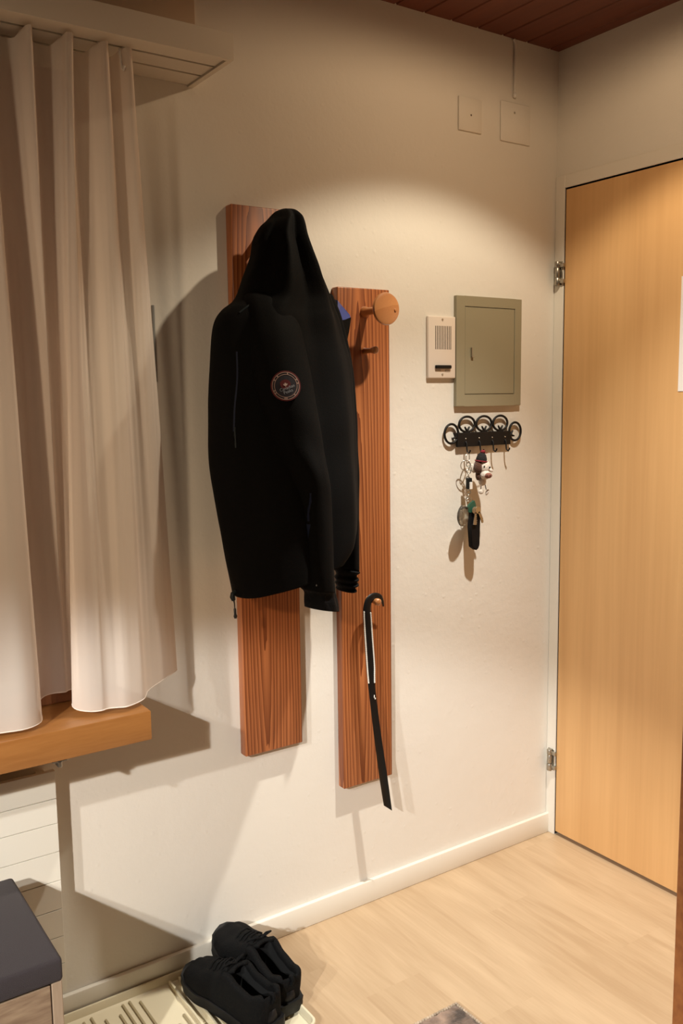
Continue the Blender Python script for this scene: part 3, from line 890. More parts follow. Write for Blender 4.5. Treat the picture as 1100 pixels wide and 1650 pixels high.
def text_mesh(s, size):
    cu = bpy.data.curves.new('txt', 'FONT')
    cu.body = s; cu.size = size; cu.align_x = 'CENTER'; cu.resolution_u = 3
    o = bpy.data.objects.new('txt', cu)
    col.objects.link(o)
    dg = bpy.context.evaluated_depsgraph_get()
    me = bpy.data.meshes.new_from_object(o.evaluated_get(dg))
    bpy.data.objects.remove(o)
    return me
bm = NB()
ct, st = math.cos(math.radians(20)), math.sin(math.radians(20))
for s_, size, ox, oy_ in (('Canadian', 0.0092, 0.0065, -0.0105), ('Peaks', 0.0092, 0.0085, -0.0180)):
    me = text_mesh(s_, size)
    b_ = NB(); b_.from_mesh(me)
    mp_ = {}
    for v in b_.verts:
        a_, c_ = v.co.x, v.co.y
        mp_[v] = bm.verts.new(on_patch(ox - 0.003 + a_ * ct - c_ * st, oy_ + 0.0035 + a_ * st + c_ * ct, 0.0014))
    for f in b_.faces: bm.faces.new([mp_[v] for v in f.verts])
    b_.free()
link_obj('patch_lettering', bm, 'patch_text', patch).location = (0, 0, 0)

# ================================================================== SHOEHORN
horn = thing('shoehorn', (-0.72, -0.07, 0.28), 'long black shoehorn with pale ribbed handle stripes hooked over the lowest small peg', 'shoehorn')
hp = [(-0.688, -0.050, 0.848), (-0.694, -0.054, 0.862), (-0.706, -0.058, 0.876), (-0.722, -0.060, 0.8815), (-0.737, -0.062, 0.8795), (-0.747, -0.063, 0.870), (-0.752, -0.064, 0.853), (-0.752, -0.065, 0.825), (-0.7485, -0.067, 0.757), (-0.745, -0.068, 0.698), (-0.742, -0.068, 0.640), (-0.728, -0.069, 0.518), (-0.713, -0.069, 0.411), (-0.6965, -0.070, 0.296)]
wd = [0.002, 0.004, 0.008, 0.0095, 0.0105, 0.011, 0.0115, 0.0125, 0.0130, 0.0130, 0.0105, 0.0110, 0.0122, 0.0130]
tk = [0.002, 0.003, 0.004, 0.0045, 0.0045, 0.0045, 0.0045, 0.005, 0.005, 0.005, 0.003, 0.0018, 0.0016, 0.0014]
Q = crom([tuple(p_) + (w_, t_) for p_, w_, t_ in zip(hp, wd, tk)], 8)
bm = NB()
prev = None
NN = len(Q)
face_dir = Vector((-0.62, -0.78, 0)).normalized()
rings = []
for i, q in enumerate(Q):
    c_ = Vector(q[:3])
    d = Vector(Q[min(i + 1, NN - 1)][:3]) - Vector(Q[max(i - 1, 0)][:3]); d.normalize()
    fr = Vector((-0.1, -1, 0)); fr = (fr - fr.dot(d) * d).normalized()
    sd = d.cross(fr).normalized()
    scoop = 0.006 * max(0, (i / NN - 0.72) / 0.28)
    ring = []
    for k in range(16):
        th = 2 * math.pi * k / 16
        lx = q[3] * math.cos(th)
        v_ = c_ + sd * lx + fr * (q[4] * math.sin(th) * (0.8) + scoop * (lx / q[3]) ** 2)
        v_.z -= 1.1 * (sd.x * lx) * max(0, (i / NN - 0.93) / 0.07)      # slanted tip
        ring.append(bm.verts.new(v_))
    rings.append(ring)
for i in range(NN - 1):
    for k in range(16): bm.faces.new((rings[i][k], rings[i][(k + 1) % 16], rings[i + 1][(k + 1) % 16], rings[i + 1][k]))
bm.faces.new(rings[0]); bm.faces.new(rings[-1][::-1])
link_obj('horn_body', bm, 'plastic_black', horn, smooth=60)
for sgn in (-1, 1):
    bm = NB()
    z_ = 0.848 if sgn < 0 else 0.843
    pts = []
    while z_ > 0.652:
        # interpolate centre line
        for i in range(NN - 1):
            if Q[i][2] >= z_ >= Q[i + 1][2] and i > 30:
                f_ = (Q[i][2] - z_) / max(1e-6, Q[i][2] - Q[i + 1][2])
                cx_ = Q[i][0] + (Q[i + 1][0] - Q[i][0]) * f_; cy_ = Q[i][1] + (Q[i + 1][1] - Q[i][1]) * f_
                hw = Q[i][3]
                pts.append(Vector((cx_ + sgn * hw * (0.93 if sgn < 0 else 0.72), cy_ - 0.0025 - (0.002 if sgn > 0 else 0), z_)))
                break
        z_ -= 0.0028
    tube(bm, pts, [0.0022 if k % 2 else 0.0016 for k in range(len(pts))], 8)
    link_obj('grip_stripe', bm, 'glue_white', horn, smooth=50)
bm = NB()
ellipsoid(bm, (-0.7375, -0.0735, 0.616), (0.0016, 0.001, 0.0048), 10)
ellipsoid(bm, (-0.7345, -0.0735, 0.610), (0.0016, 0.001, 0.0028), 10)
link_obj('logo_mark', bm, 'glue_white', horn, smooth=60)

# ================================================================== INTERCOM
ic = thing('intercom', (-0.45, 0, 1.448), 'small cream intercom plate with a slotted speaker left of the fuse box', 'intercom')
bm = NB(); box(bm, -0.500, -0.4015, -0.010, 0, 1.448, 1.616, 0.003, 3)
link_obj('cover_plate', bm, 'intercom_paint', ic, smooth=40)
bm = NB()
for i in range(10):
    x_ = -0.474 + i * 0.0060
    box(bm, x_ - 0.0011, x_ + 0.0011, -0.0106, -0.0094, 1.527, 1.590)
link_obj('speaker_grille', bm, 'slot_dark', ic)
bm = NB(); box(bm, -0.477, -0.421, -0.017, -0.0095, 1.4745, 1.484, 0.0025, 3); link_obj('call_button', bm, 'plastic_black', ic, smooth=40)
bm = NB()
box(bm, -0.474, -0.456, -0.0112, -0.0096, 1.4675, 1.472, 0.0005, 1); box(bm, -0.440, -0.424, -0.0112, -0.0096, 1.4665, 1.471, 0.0005, 1)
plain('feet_tint', (0.50, 0.43, 0.36), 0.5)
link_obj('button_feet', bm, 'feet_tint', ic)
for z_ in (1.607, 1.459):
    bm = NB(); lathe(bm, [(0, 0), (0.0034, 0), (0.0026, 0.0018), (0, 0.0022)], (-0.4495, -0.0098, z_), 'Y', 14, sign=-1)
    link_obj('screw', bm, 'metal_steel', ic, smooth=50)

# ================================================================== FUSE BOX
fb = thing('fuse_box', (-0.275, 0, 1.372), 'khaki grey metal fuse box with an inset door on the wall', 'fuse box')
bm = NB()
FX0, FX1, FZ0, FZ1 = -0.4005, -0.1495, 1.370, 1.675
IX0, IX1, IZ0, IZ1 = -0.3685, -0.1765, 1.403, 1.647
yf = -0.012
box(bm, FX0, IX0, yf, 0, FZ0, FZ1, 0.0015, 2); box(bm, IX1, FX1, yf, 0, FZ0, FZ1, 0.0015, 2)
box(bm, IX0 - 0.003, IX1 + 0.003, yf + 0.0001, 0, FZ0, IZ0); box(bm, IX0 - 0.003, IX1 + 0.003, yf + 0.0001, 0, IZ1, FZ1)
link_obj('box_frame', bm, 'fusebox_paint', fb)
bm = NB(); box(bm, IX0 + 0.0012, IX1 - 0.0012, yf + 0.0015, -0.001, IZ0 + 0.0015, IZ1 - 0.0018, 0.001, 2)
fd = link_obj('box_door', bm, 'fusebox_paint', fb)
bm = NB()
box(bm, -0.3468, -0.3432, yf - 0.004, yf + 0.002, 1.507, 1.534, 0.0008, 2)
box(bm, -0.3468, -0.3385, yf - 0.005, yf + 0.001, 1.506, 1.510, 0.0008, 2)
h_ = link_obj('latch', bm, 'metal_hinge', fd)

# ================================================================== COVER PLATES + CABLE
bm = NB(); box(bm, -0.388, -0.304, -0.006, 0, 2.115, 2.203, 0.0025, 2)
cp = tag(link_obj('cover_plate', bm, 'white_paint', smooth=40), 'small square painted blank plate with one dark screw high on the wall', 'cover plate')
bm = NB(); lathe(bm, [(0, 0), (0.003, 0), (0.002, 0.001), (0, 0.0012)], (-0.3445, -0.0058, 2.158), 'Y', 12, sign=-1); link_obj('screw', bm, 'slot_dark', cp)
bm = NB(); box(bm, -0.232, -0.116, -0.005, 0, 2.109, 2.217, 0.003, 2)
cp = tag(link_obj('cover_plate', bm, 'wall_paint', smooth=40), 'larger square wall coloured plate beneath the cable nearest the corner', 'cover plate')
bm = NB(); lathe(bm, [(0, 0), (0.0035, 0), (0.0025, 0.0015), (0, 0.002)], (-0.180, -0.0048, 2.190), 'Y', 12, sign=-1); link_obj('screw', bm, 'metal_hinge', cp, smooth=50)
bm = NB()
tube(bm, [(-0.185, -0.004, 2.386), (-0.179, -0.0045, 2.378), (-0.178, -0.0045, 2.36), (-0.179, -0.0045, 2.30), (-0.180, -0.0045, 2.243)], 0.0042, 10)
cb_ = tag(link_obj('cable', bm, 'wall_paint', smooth=60), 'thin painted cable running down from the ceiling near the corner', 'cable')
bm = NB(); lathe(bm, [(0, 0), (0.005, 0), (0.006, 0.004), (0.006, 0.010), (0.003, 0.013), (0, 0.013)], (-0.180, -0.0055, 2.231), 'Z', 12)
link_obj('cable_end', bm, 'plastic_white', cb_, smooth=50)

# ================================================================== KEY RACK
kr = thing('key_rack', (-0.29, 0, 1.255), 'black iron key rack with five looped rings below the fuse box', 'key rack')
bm = NB(); box(bm, -0.396, -0.190, -0.013, -0.004, 1.2565, 1.2965, 0.0015, 2)
link_obj('back_bar', bm, 'iron_black', kr)
def loop(cx_, cz, rx, rz, fork_ang):
    bm = NB()
    tube(bm, [(cx_ + rx * math.cos(k * math.pi / 20), -0.0085, cz + rz * math.sin(k * math.pi / 20)) for k in range(40)], 0.0034, 8, closed=True)
    link_obj('loop', bm, 'iron_black', kr, smooth=60)
def fork(cx_, cz, ang):
    bm = NB()
    d = Vector((math.cos(ang), 0, math.sin(ang))); s_ = Vector((-d.z, 0, d.x))
    o_ = Vector((cx_, -0.009, cz))
    tube(bm, [o_, o_ + d * 0.007], 0.0035, 8)
    for sg in (-1, 1):
        tube(bm, [o_ + d * 0.005, o_ + d * 0.010 + s_ * 0.005 * sg, o_ + d * 0.016 + s_ * 0.0085 * sg], [0.0035, 0.003, 0.0022], 8)
    link_obj('fork', bm, 'iron_black', kr, smooth=60)
for cx_, cz, rx, rz in ((-0.4155, 1.2945, 0.0250, 0.0270), (-0.3575, 1.3195, 0.0295, 0.0215), (-0.2925, 1.3195, 0.0295, 0.0215), (-0.2285, 1.3195, 0.0285, 0.0215), (-0.1685, 1.2935, 0.0235, 0.0265)):
    loop(cx_, cz, rx, rz, 0)
for cx_, cz, an in ((-0.3575, 1.2965, 90), (-0.2925, 1.2965, 90), (-0.2285, 1.2965, 90), (-0.396, 1.283, 160), (-0.190, 1.283, 20)):
    fork(cx_, cz, math.radians(an))
HK = (-0.365, -0.314, -0.263, -0.212)
for x_ in HK:
    bm = NB()
    tube(bm, [(x_, -0.011, 1.272), (x_, -0.016, 1.266), (x_, -0.017, 1.250), (x_, -0.019, 1.242), (x_, -0.025, 1.239), (x_, -0.030, 1.243), (x_, -0.031, 1.248)], 0.0022, 8)
    link_obj('hook', bm, 'iron_black', kr, smooth=60)
    bm = NB(); lathe(bm, [(0, 0), (0.0022, 0), (0.0015, 0.001), (0, 0.0013)], (x_, -0.0128, 1.279), 'Y', 10, sign=-1)
    link_obj('rivet', bm, 'metal_hinge', kr, smooth=50)

# ================================================================== KEY BUNCH on the first hook
kb = thing('key_bunch', (-0.365, -0.03, 1.24), 'bunch of keys with clear disc and black pouch hanging from the leftmost hook', 'keys')
def ring_mesh(c_, r_, rad_, tilt=0.0, ax='Y', n=28):
    bm = NB()
    pts = []
    for k in range(n):
        a_ = 2 * math.pi * k / n
        v = Vector((r_ * math.cos(a_), 0, r_ * math.sin(a_)))
        v = Matrix.Rotation(tilt, 3, 'Z') @ v
        pts.append(Vector(c_) + v)
    tube(bm, pts, rad_, 8, closed=True)
    return bm
KX = -0.372
link_obj('split_ring', ring_mesh((KX, -0.028, 1.226), 0.0150, 0.0013, 0.5), 'metal_steel', kb, smooth=60)
link_obj('split_ring', ring_mesh((KX - 0.010, -0.030, 1.205), 0.0145, 0.0012, -0.3), 'metal_steel', kb, smooth=60)
bm = NB()
for i in range(11):
    z_ = 1.207 - i * 0.0098
    sub = ring_mesh((KX + 0.002 * math.sin(i), -0.031, z_), 0.0058, 0.0014, 0.9 if i % 2 else -0.6, n=14)
    me = bpy.data.meshes.new('x'); sub.to_mesh(me); sub.free(); bm.from_mesh(me); bpy.data.meshes.remove(me)
link_obj('chain', bm, 'metal_steel', kb, smooth=60)
bm = NB(); box(bm, KX - 0.008, KX + 0.008, -0.040, -0.028, 1.138, 1.170, 0.003, 3); link_obj('black_clip', bm, 'plastic_black', kb, smooth=50)
bm = NB(); box(bm, KX - 0.004, KX + 0.005, -0.044, -0.039, 1.138, 1.158, 0.001, 2); link_obj('white_tag', bm, 'plastic_white', kb)
link_obj('split_ring', ring_mesh((KX + 0.004, -0.032, 1.102), 0.0125, 0.0012, 0.2), 'metal_steel', kb, smooth=60)
bm = NB()
prism(bm, [Vector((KX - 0.006, -0.040, 1.073)), Vector((KX + 0.016, -0.040, 1.068)), Vector((KX + 0.026, -0.036, 1.090)), Vector((KX + 0.020, -0.036, 1.104)), Vector((KX + 0.004, -0.038, 1.098)), Vector((KX - 0.008, -0.040, 1.088))], (0, 0.007, 0))
link_obj('green_tag', bm, 'tag_green', kb)
# clear disc charm, seen at an angle
bm = NB()
lathe(bm, [(0, 0), (0.026, 0), (0.030, 0.003), (0.030, 0.007), (0.026, 0.010), (0, 0.010)], (0, 0, 0), 'Y', 36)
lathe(bm, [(0.0, 0.0101), (0.010, 0.0101), (0.010, 0.013), (0, 0.013)], (0, 0, 0), 'Y', 20)
bmesh.ops.transform(bm, matrix=Matrix.Translation((KX - 0.026, -0.045, 1.065)) @ Matrix.Rotation(0.35, 4, 'Z') @ Matrix.Rotation(0.3, 4, 'Y'), verts=bm.verts)
link_obj('clear_charm', bm, 'clear_acrylic', kb, smooth=40)
bm = NB()
tube(bm, [(KX - 0.026 + 0.024 * math.cos(a_), -0.041, 1.066 + 0.022 * math.sin(a_)) for a_ in [2.2 - k * 0.12 for k in range(11)]], 0.003, 8)
link_obj('charm_rim', bm, 'metal_dark', kb, smooth=60)
# keys
for dx, an, mt_ in ((0.010, 0.28, 'metal_steel'), (0.0, 0.05, 'metal_hinge'), (0.004, -0.12, 'metal_hinge')):
    bm = NB()
    lathe(bm, [(0, 0), (0.010, 0), (0.010, 0.002), (0, 0.002)], (0, 0, 0), 'Y', 20)
    box(bm, -0.003, 0.003, 0, 0.002, -0.042, -0.006)
    for k in range(5): box(bm, 0.002, 0.0045 + 0.001 * (k % 2), 0, 0.002, -0.038 + k * 0.006, -0.035 + k * 0.006)
    bmesh.ops.transform(bm, matrix=Matrix.Translation((KX + 0.012 + dx, -0.047 - dx * 0.2, 1.078)) @ Matrix.Rotation(-an * 1.6, 4, 'Y'), verts=bm.verts)
    link_obj('key', bm, mt_, kb)
# black pouch
bm = NB()
pl_ = [(-0.360, 1.083), (-0.335, 1.068), (-0.329, 1.058), (-0.331, 0.975), (-0.338, 0.962), (-0.346, 0.961), (-0.362, 0.972), (-0.3635, 0.974), (-0.366, 1.03), (-0.366, 1.075)]
prism(bm, [Vector((q[0] - 0.004, -0.042, q[1])) for q in pl_], (0, 0.016, 0))
bmesh.ops.bevel(bm, geom=list(bm.edges), offset=0.003, segments=3, affect='EDGES')
link_obj('black_pouch', bm, 'leather_black', kb, smooth=50)

# ================================================================== PLUSH COW
cx0, cy0, cz0 = -0.338, -0.052, 1.196
cw = thing('plush_keychain', (cx0, cy0, cz0), 'small brown and white plush cow head with black hat on the second hook', 'plush toy')
def cel(nm, c_, r_, mt_, par=None, bump_=0.06, ry=0.0, n=18):
    bm = NB()
    ellipsoid(bm, (cx0 + c_[0], cy0 + c_[1], cz0 + c_[2]), r_, n, Matrix.Rotation(ry, 3, 'Y') if ry else None, bumpy=bump_)
    return link_obj(nm, bm, mt_, par or cw, smooth=180)
cel('head', (0.002, 0, 0.004), (0.023, 0.020, 0.024), 'plush_white')
cel('brown_patch', (-0.013, -0.004, 0.004), (0.0165, 0.0185, 0.022), 'plush_brown')
cel('brown_patch', (-0.014, -0.002, -0.021), (0.0085, 0.012, 0.016), 'plush_brown')
cel('muzzle', (0.007, -0.009, -0.019), (0.0165, 0.014, 0.015), 'plush_white')
nose_ = cel('nose', (0.016, -0.021, -0.021), (0.0120, 0.007, 0.0085), 'plush_nose')
for sg in (-1, 1): cel('nostril', (0.016 + sg * 0.005, -0.0275, -0.020), (0.002, 0.0012, 0.0026), 'plush_brown', nose_, 0, n=8)
cel('eye', (0.0215, -0.012, 0.003), (0.003, 0.003, 0.0035), 'plastic_black', n=10, bump_=0)
cel('eye', (0.003, -0.0185, 0.006), (0.003, 0.003, 0.0035), 'plastic_black', n=10, bump_=0)
cel('ear', (0.026, -0.002, -0.006), (0.009, 0.004, 0.0055), 'plush_white', ry=0.4)
cel('ear', (-0.030, 0.002, 0.000), (0.0075, 0.006, 0.015), 'plush_white', ry=-0.25)
cel('body', (0.000, 0.000, -0.040), (0.0125, 0.010, 0.014), 'plush_white')
cel('foot', (-0.004, -0.001, -0.072), (0.0085, 0.004, 0.0075), 'plush_white')
cel('foot', (0.016, 0.000, -0.074), (0.0050, 0.004, 0.010), 'plush_white', ry=0.4)
bm = NB(); lathe(bm, [(0.0, 0.0), (0.0175, 0.0), (0.0180, 0.005), (0.0165, 0.012), (0.013, 0.021), (0.006, 0.027), (0, 0.029)], (0, 0, 0), 'Z', 24)
HM = Matrix.Translation((cx0 - 0.004, cy0 - 0.001, cz0 + 0.0215)) @ Matrix.Rotation(0.12, 4, 'Y')
bmesh.ops.transform(bm, matrix=HM, verts=bm.verts)
link_obj('hat', bm, 'plush_black', cw, smooth=60)
bm = NB(); tube(bm, [(0.0195 * math.cos(k * math.pi / 12), 0.0195 * math.sin(k * math.pi / 12), 0.001) for k in range(24)], 0.0019, 8, closed=True)
bmesh.ops.transform(bm, matrix=HM, verts=bm.verts)
link_obj('hat_band', bm, 'plush_red', cw, smooth=60)
cel('pompom', (0.001, -0.002, 0.051), (0.0085, 0.0075, 0.0055), 'plush_red', bump_=0.2, n=12)
for dx in (-0.003, 0.008):
    bm = NB(); tube(bm, [(cx0 + dx, cy0, cz0 - 0.048), (cx0 + dx * 1.6, cy0, cz0 - 0.066)], 0.0014, 6); link_obj('leg', bm, 'plush_brown', cw, smooth=60)
cw.rotation_euler = (0, 0, -0.595)
cw.scale = (0.88, 0.88, 0.92)
bm = NB()
tube(bm, [(cx0 + 0.020, cy0 + 0.018, cz0 + 0.046), (cx0 + 0.010, cy0 + 0.010, cz0 + 0.045), (cx0, cy0, cz0 + 0.050)], 0.001, 6); link_obj('cord', bm, 'plush_red', cw)

# ================================================================== PAPER ON DOOR
bm = NB(); box(bm, -0.0032, -0.0022, -0.650, -0.440, 1.404, 1.701)
tag(link_obj('paper_sheet', bm, 'paper'), 'white paper sheet fixed to the pale wooden door at the right edge', 'paper')

# ================================================================== CABINET EDGE
cab = thing('cabinet', (-0.36, -1.2, 0), 'reddish brown wooden cabinet with only its edge in view at lower right', 'cabinet')
CBX, CBY = -0.640, -0.930
bm = NB(); box(bm, CBX, CBX + 0.022, CBY - 0.5, CBY, 0, 0.92, 0.0015, 2)
link_obj('side_panel', bm, 'cabinet_wood', cab, loc=(CBX, CBY - 0.25, 0.5))
bm = NB(); box(bm, CBX + 0.022, -0.03, CBY - 0.49, CBY - 0.02, 0.0, 0.895)
link_obj('carcass', bm, 'cabinet_wood', cab, loc=(-0.3, CBY - 0.25, 0.5))
bm = NB(); box(bm, CBX, -0.025, CBY - 0.5, CBY, 0.9201, 0.945, 0.002, 2)
link_obj('top', bm, 'cabinet_wood', cab, loc=(-0.3, CBY - 0.25, 0.93))

# ================================================================== SHOE TRAY
tray = thing('shoe_tray', (-1.40, -0.17, 0), 'beige ribbed plastic shoe tray on the floor along the wall', 'tray')
TX0, TX1, TY0, TY1 = -1.680, -1.112, -0.372, -0.018
def rrect(x0, x1, y0, y1, r_, z_, n=6):
    out_ = []
    for cx_, cy_, a0 in ((x1 - r_, y1 - r_, 0), (x0 + r_, y1 - r_, 90), (x0 + r_, y0 + r_, 180), (x1 - r_, y0 + r_, 270)):
        for k in range(n + 1):
            a_ = math.radians(a0 + 90 * k / n)
            out_.append(Vector((cx_ + r_ * math.cos(a_), cy_ + r_ * math.sin(a_), z_)))
    return out_
bm = NB()
lv = [(0.006, 0.002, 0.020), (0.001, 0.010, 0.022), (0.0, 0.024, 0.024), (0.0015, 0.0265, 0.023), (0.006, 0.0265, 0.020), (0.0075, 0.024, 0.019), (0.010, 0.009, 0.017), (0.016, 0.006, 0.014)]
rs = [[bm.verts.new(q) for q in rrect(TX0 + i_, TX1 - i_, TY0 + i_, TY1 - i_, r_, z_)] for i_, z_, r_ in lv]
for i in range(len(rs) - 1):
    n = len(rs[i])
    for k in range(n): bm.faces.new((rs[i][k], rs[i][(k + 1) % n], rs[i + 1][(k + 1) % n], rs[i + 1][k]))
bm.faces.new(rs[-1]); bm.faces.new(rs[0][::-1])
link_obj('tray_base', bm, 'tray_plastic', tray, smooth=40)
bm = NB()
box(bm, -1.325, -1.319, TY0 + 0.012, TY1 - 0.012, 0.006, 0.018, 0.002, 2)
box(bm, -1.300, -1.294, TY0 + 0.012, TY1 - 0.012, 0.006, 0.018, 0.002, 2)
link_obj('divider', bm, 'tray_plastic', tray, smooth=40)
plain('tray_groove_shade', (0.40, 0.33, 0.20), 0.5)  # shade of the tray grooves, put into the ribs as a darker colour
for x_, ytop in ((-1.600, -0.10), (-1.582, -0.08), (-1.562, -0.09), (-1.536, -0.045), (-1.517, -0.040), (-1.492, -0.065), (-1.459, -0.068), (-1.442, -0.038), (-1.425, -0.036), (-1.404, -0.050), (-1.362, -0.175), (-1.340, -0.15)):
    bm = NB(); box(bm, x_ - 0.0028, x_ + 0.0028, ytop - 0.14, ytop, 0.005, 0.0105, 0.0015, 2)
    link_obj('rib', bm, 'tray_groove_shade', tray, smooth=40)
for i in range(7):
    x_ = -1.275 + i * 0.021
    bm = NB(); box(bm, x_ - 0.0028, x_ + 0.0028, -0.30, -0.08, 0.005, 0.0105, 0.0015, 2)
    link_obj('rib', bm, 'tray_groove_shade', tray, smooth=40)

# ================================================================== SNEAKERS
def lerp_tab(tab, t_):
    for i in range(len(tab) - 1):
        if t_ <= tab[i + 1][0]:
            f_ = (t_ - tab[i][0]) / (tab[i + 1][0] - tab[i][0])
            f_ = f_ * f_ * (3 - 2 * f_)
            return tab[i][1] + (tab[i + 1][1] - tab[i][1]) * f_
    return tab[-1][1]
LEN = 0.285
WID = [(0, 0.022), (0.03, 0.034), (0.12, 0.041), (0.35, 0.040), (0.55, 0.044), (0.72, 0.052), (0.85, 0.048), (0.94, 0.036), (0.985, 0.020), (1, 0.006)]
HGT = [(0, 0.096), (0.04, 0.106), (0.15, 0.094), (0.28, 0.098), (0.40, 0.110), (0.50, 0.104), (0.62, 0.086), (0.78, 0.070), (0.90, 0.062), (0.97, 0.048), (1, 0.030)]
OPN = [(0, 0), (0.015, 0.0), (0.05, 1), (0.38, 1), (0.45, 0.0), (1, 0)]
def make_shoe(name, loc, rz, side, label, rx=0.0, lean=0.0):
    root = thing(name, loc, label, 'shoe', None)
    def fin(nm, bm, mat, sm=50):
        o = link_obj(nm, bm, mat, None, smooth=sm)
        o.parent = root
        return o
    def cl_x(t_): return side * 0.010 * math.sin(math.pi * min(1, t_) * 0.9) * (t_ ** 1.5) * 1.3
    bm = NB(); NT = 56
    rings = []
    for i in range(NT + 1):
        t_ = i / NT
        w_, h_, o_ = lerp_tab(WID, t_), lerp_tab(HGT, t_), lerp_tab(OPN, t_)
        zb = 0.024 + 0.012 * max(0, (t_ - 0.75) / 0.25) ** 2
        y_ = t_ * LEN
        half = []
        # outer side going up
        topw = (0.40 if t_ > 0.46 else 0.86)
        for k in range(9):
            a_ = k / 8
            half.append((w_ * (1 - (1 - topw) * a_ ** 2.2) * (1.0 + 0.05 * math.sin(a_ * math.pi)), zb + (h_ - zb) * (math.sin(a_ * math.pi / 2) ** (0.95))))
        tw, th_ = half[-1]
        for k in range(1, 6):
            a_ = k / 5
            # closed: across the top; open: over the rim and down inside
            cw_ = tw * (1 - a_); ch = h_ + 0.006 * math.sin(a_ * math.pi / 2) * (1 if t_ > 0.4 else 0.3)
            ow = tw - 0.009 - 0.001 * k if k < 5 else 0
            oh = [h_ + 0.001, h_ - 0.015, h_ - 0.040, 0.036, 0.033][k - 1]
            half.append((cw_ * (1 - o_) + ow * o_, ch * (1 - o_) + oh * o_))
        ring = []
        for sx_ in (1, -1):
            seq = half if sx_ == 1 else half[-2::-1]
            for (a_, b_) in seq: ring.append(bm.verts.new((cl_x(t_) + sx_ * a_, y_, b_)))
        rings.append(ring)
    nring = len(rings[0])
    for i in range(NT):
        for k in range(nring - 1):
            f = bm.faces.new((rings[i][k], rings[i][k + 1], rings[i + 1][k + 1], rings[i + 1][k]))
            kk = min(k, nring - 2 - k)
            if kk >= 10 and 0.04 < i / NT < 0.42: f.material_index = 1
    bm.faces.new(rings[0]); bm.faces.new(rings[-1][::-1])
    fin('upper', bm, ['shoe_textile', 'shoe_inner'], 180)
    # sole, with heel flare and toe spring
    bm = NB(); rings = []
    for i in range(41):
        t_ = i / 40
        w_ = lerp_tab(WID, t_) + 0.005
        y_ = -0.008 + t_ * (LEN + 0.014)
        zb = 0.014 * max(0, (t_ - 0.78) / 0.22) ** 2 + 0.008 * max(0, (0.08 - t_) / 0.08)
        zt = 0.030 + 0.012 * max(0, (t_ - 0.75) / 0.25) ** 2 + 0.010 * max(0, (0.15 - t_) / 0.15)
        prof_ = [(0.86, zb), (0.97, zb + 0.004), (1.0, zb + 0.010), (0.975, zt * 0.6 + zb * 0.4), (0.99, zt - 0.002), (0.95, zt)]
        ring = [bm.verts.new((cl_x(t_) + a_ * w_, y_, b_)) for a_, b_ in prof_] + [bm.verts.new((cl_x(t_) - a_ * w_, y_, b_)) for a_, b_ in prof_[::-1]]
        rings.append(ring)
    for i in range(40):
        for k in range(12): bm.faces.new((rings[i][k], rings[i][(k + 1) % 12], rings[i + 1][(k + 1) % 12], rings[i + 1][k]))
    bm.faces.new(rings[0]); bm.faces.new(rings[-1][::-1])
    fin('sole', bm, 'shoe_sole', 40)
    # heel counter
    bm = NB(); prev_ = None
    for i in range(13):
        a_ = math.pi * (1.08 + 0.84 * i / 12)
        cx_, cy_ = 0.0375 * math.cos(a_) , 0.038 + 0.0415 * math.sin(a_)
        hh = 0.060 + 0.006 * math.sin((i / 12) * math.pi)
        cur = [bm.verts.new((cx_ * 1.02, cy_, 0.026)), bm.verts.new((cx_, cy_, 0.045)), bm.verts.new((cx_ * 0.97, cy_ + 0.002, hh))]
        if prev_:
            for k in range(2): bm.faces.new((prev_[k], cur[k], cur[k + 1], prev_[k + 1]))
        prev_ = cur
    o = fin('heel_counter', bm, 'shoe_smooth', 180); m_ = o.modifiers.new('t', 'SOLIDIFY'); m_.thickness = 0.003
    # pull tab
    bm = NB(); tube(bm, [(0, -0.001, 0.085), (0, -0.006, 0.098), (0, -0.002, 0.106), (0, 0.006, 0.100)], 0.0045, 8); fin('pull_tab', bm, 'shoe_textile', 60)
    # tongue
    bm = NB()
    pr = [(0.150, 0.088, 0.030), (0.132, 0.100, 0.031), (0.118, 0.112, 0.030), (0.108, 0.119, 0.024)]
    vs_ = []
    for y_, z_, w_ in pr:
        vs_.append([bm.verts.new((cl_x(y_ / LEN) + w_ * math.sin(q) , y_ + 0.004 * math.cos(q * 2), z_ - 0.006 * (1 - math.cos(q * 1.1)))) for q in [-1 + 2 * k / 8 for k in range(9)]])
    for i in range(3):
        for k in range(8): bm.faces.new((vs_[i][k], vs_[i][k + 1], vs_[i + 1][k + 1], vs_[i + 1][k]))
    o = fin('tongue', bm, 'shoe_textile', 180); m_ = o.modifiers.new('t', 'SOLIDIFY'); m_.thickness = 0.007; m_.offset = 0
    # laces
    bm = NB()
    for k in range(5):
        t_ = 0.46 + k * 0.052
        h_ = lerp_tab(HGT, t_) + 0.006; y_ = t_ * LEN; c_ = cl_x(t_)
        tube(bm, [(c_ - 0.023, y_, h_ - 0.006), (c_ - 0.010, y_ + 0.003, h_ + 0.0035), (c_ + 0.010, y_ + 0.007, h_ + 0.0025), (c_ + 0.023, y_ + 0.008, h_ - 0.008)], 0.0024, 6)
    t_ = 0.44; h_ = lerp_tab(HGT, t_) + 0.010; y_ = t_ * LEN; c_ = cl_x(t_)
    for sg in (-1, 1):
        tube(bm, [(c_, y_, h_), (c_ + sg * 0.016, y_ - 0.004, h_ + 0.010), (c_ + sg * 0.030, y_ + 0.004, h_ + 0.004), (c_ + sg * 0.022, y_ + 0.012, h_ - 0.002), (c_, y_ + 0.002, h_)], 0.0022, 6)
    fin('laces', bm, 'shoe_textile', 60)
    # toe guard
    bm = NB(); prev_ = None
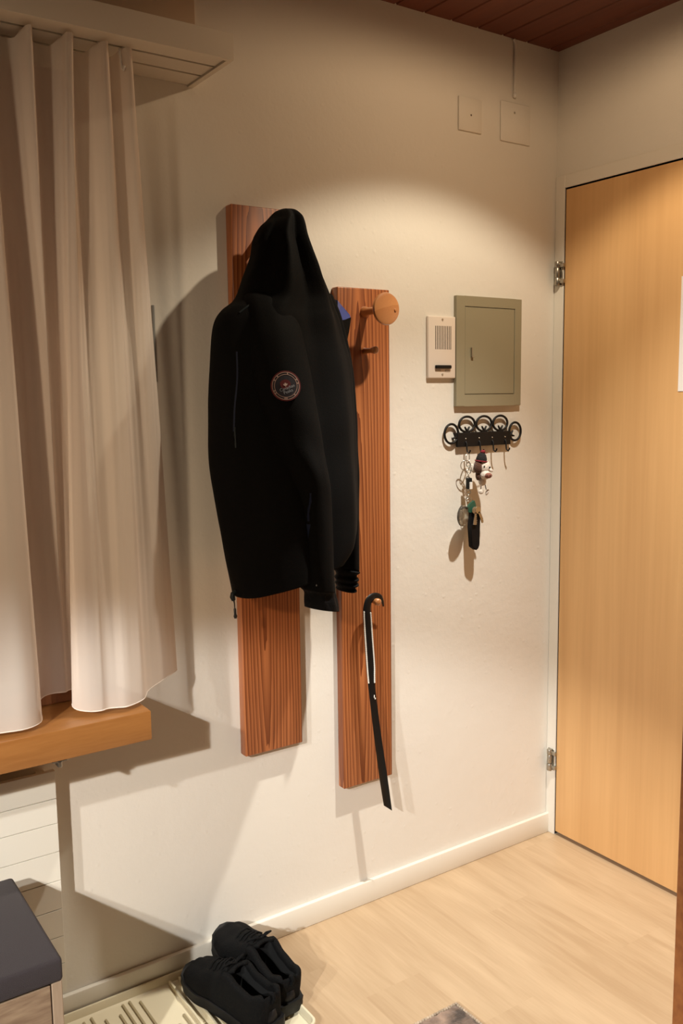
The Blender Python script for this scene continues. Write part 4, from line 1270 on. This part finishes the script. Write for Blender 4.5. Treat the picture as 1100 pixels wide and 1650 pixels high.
    for i in range(15):
        a_ = math.pi * (0.12 + 0.76 * i / 14)
        cx_, cy_ = cl_x(0.9) + 0.0475 * math.cos(a_), 0.238 + 0.062 * math.sin(a_)
        cur = [bm.verts.new((cx_, cy_, 0.034)), bm.verts.new((cx_ * 0.98, cy_ - 0.001, 0.046)), bm.verts.new((cx_ * 0.93, cy_ - 0.006, 0.053))]
        if prev_:
            for k in range(2): bm.faces.new((prev_[k], cur[k], cur[k + 1], prev_[k + 1]))
        prev_ = cur
    root.rotation_euler = (rx, lean, rz)
    bm.free()
    return root
make_shoe('sneaker', (-1.212, -0.335, 0.0095), 0.25, 1, 'black lace-up sneaker in front, nearest the ribbed part of the tray', rx=0.03)
make_shoe('sneaker', (-1.146, -0.292, 0.0095), 0.06, -1, 'black lace-up sneaker behind, closer to the tray corner with toe raised on the wall', rx=0.17)

# ================================================================== RUG
rug = thing('rug', (-1.2, -0.9, 0), 'brown mottled shaggy rug with beaded edge, its corner on the floor', 'rug')
RGX, RGY = -0.806, -0.478
bm = NB()
nx, ny = 60, 80
gv = [[bm.verts.new((RGX - 0.008 - 0.70 * i / nx, RGY - 0.008 - 1.1 * j / ny, 0.010 + 0.004 * noise.noise(Vector((i * 0.9, j * 0.9, 0))))) for j in range(ny + 1)] for i in range(nx + 1)]
for i in range(nx):
    for j in range(ny): bm.faces.new((gv[i][j], gv[i + 1][j], gv[i + 1][j + 1], gv[i][j + 1]))
rp = link_obj('pile', bm, 'rug_pile', rug, smooth=180)
bm = NB()
box(bm, RGX - 0.72, RGX, RGY - 1.12, RGY, 0.0, 0.0075, 0.002, 2)
link_obj('backing', bm, 'rug_edge', rug)
bm = NB()
q_ = []
k = 0
while k * 0.007 < 0.70:
    ellipsoid(bm, (RGX - 0.004 - k * 0.007, RGY - 0.004, 0.009), (0.0042, 0.0042, 0.0042), 6); k += 1
k = 1
while k * 0.007 < 1.0:
    ellipsoid(bm, (RGX - 0.004, RGY - 0.004 - k * 0.007, 0.009), (0.0042, 0.0042, 0.0042), 6); k += 1
link_obj('beaded_edge', bm, 'rug_edge', rug, smooth=180)

# ================================================================== RECESSED DOWNLIGHTS (above the frame)
for i, (L_, lab) in enumerate(((LAMP_DOOR, 'small recessed ceiling downlight above the door corner'), (LAMP_A, 'small recessed ceiling downlight in the far room, nearer the rear wall'), (LAMP_B, 'small recessed ceiling downlight in the far room, nearer the left wall'))):
    bm = NB()
    lathe(bm, [(0.030, -0.004), (0.044, -0.003), (0.044, 0.0), (0.030, 0.0)], (L_[0], L_[1], H), 'Z', 32)
    o = tag(link_obj('downlight', bm, 'lamp_trim', smooth=40), lab, 'ceiling lamp', 'recessed ceiling downlights')
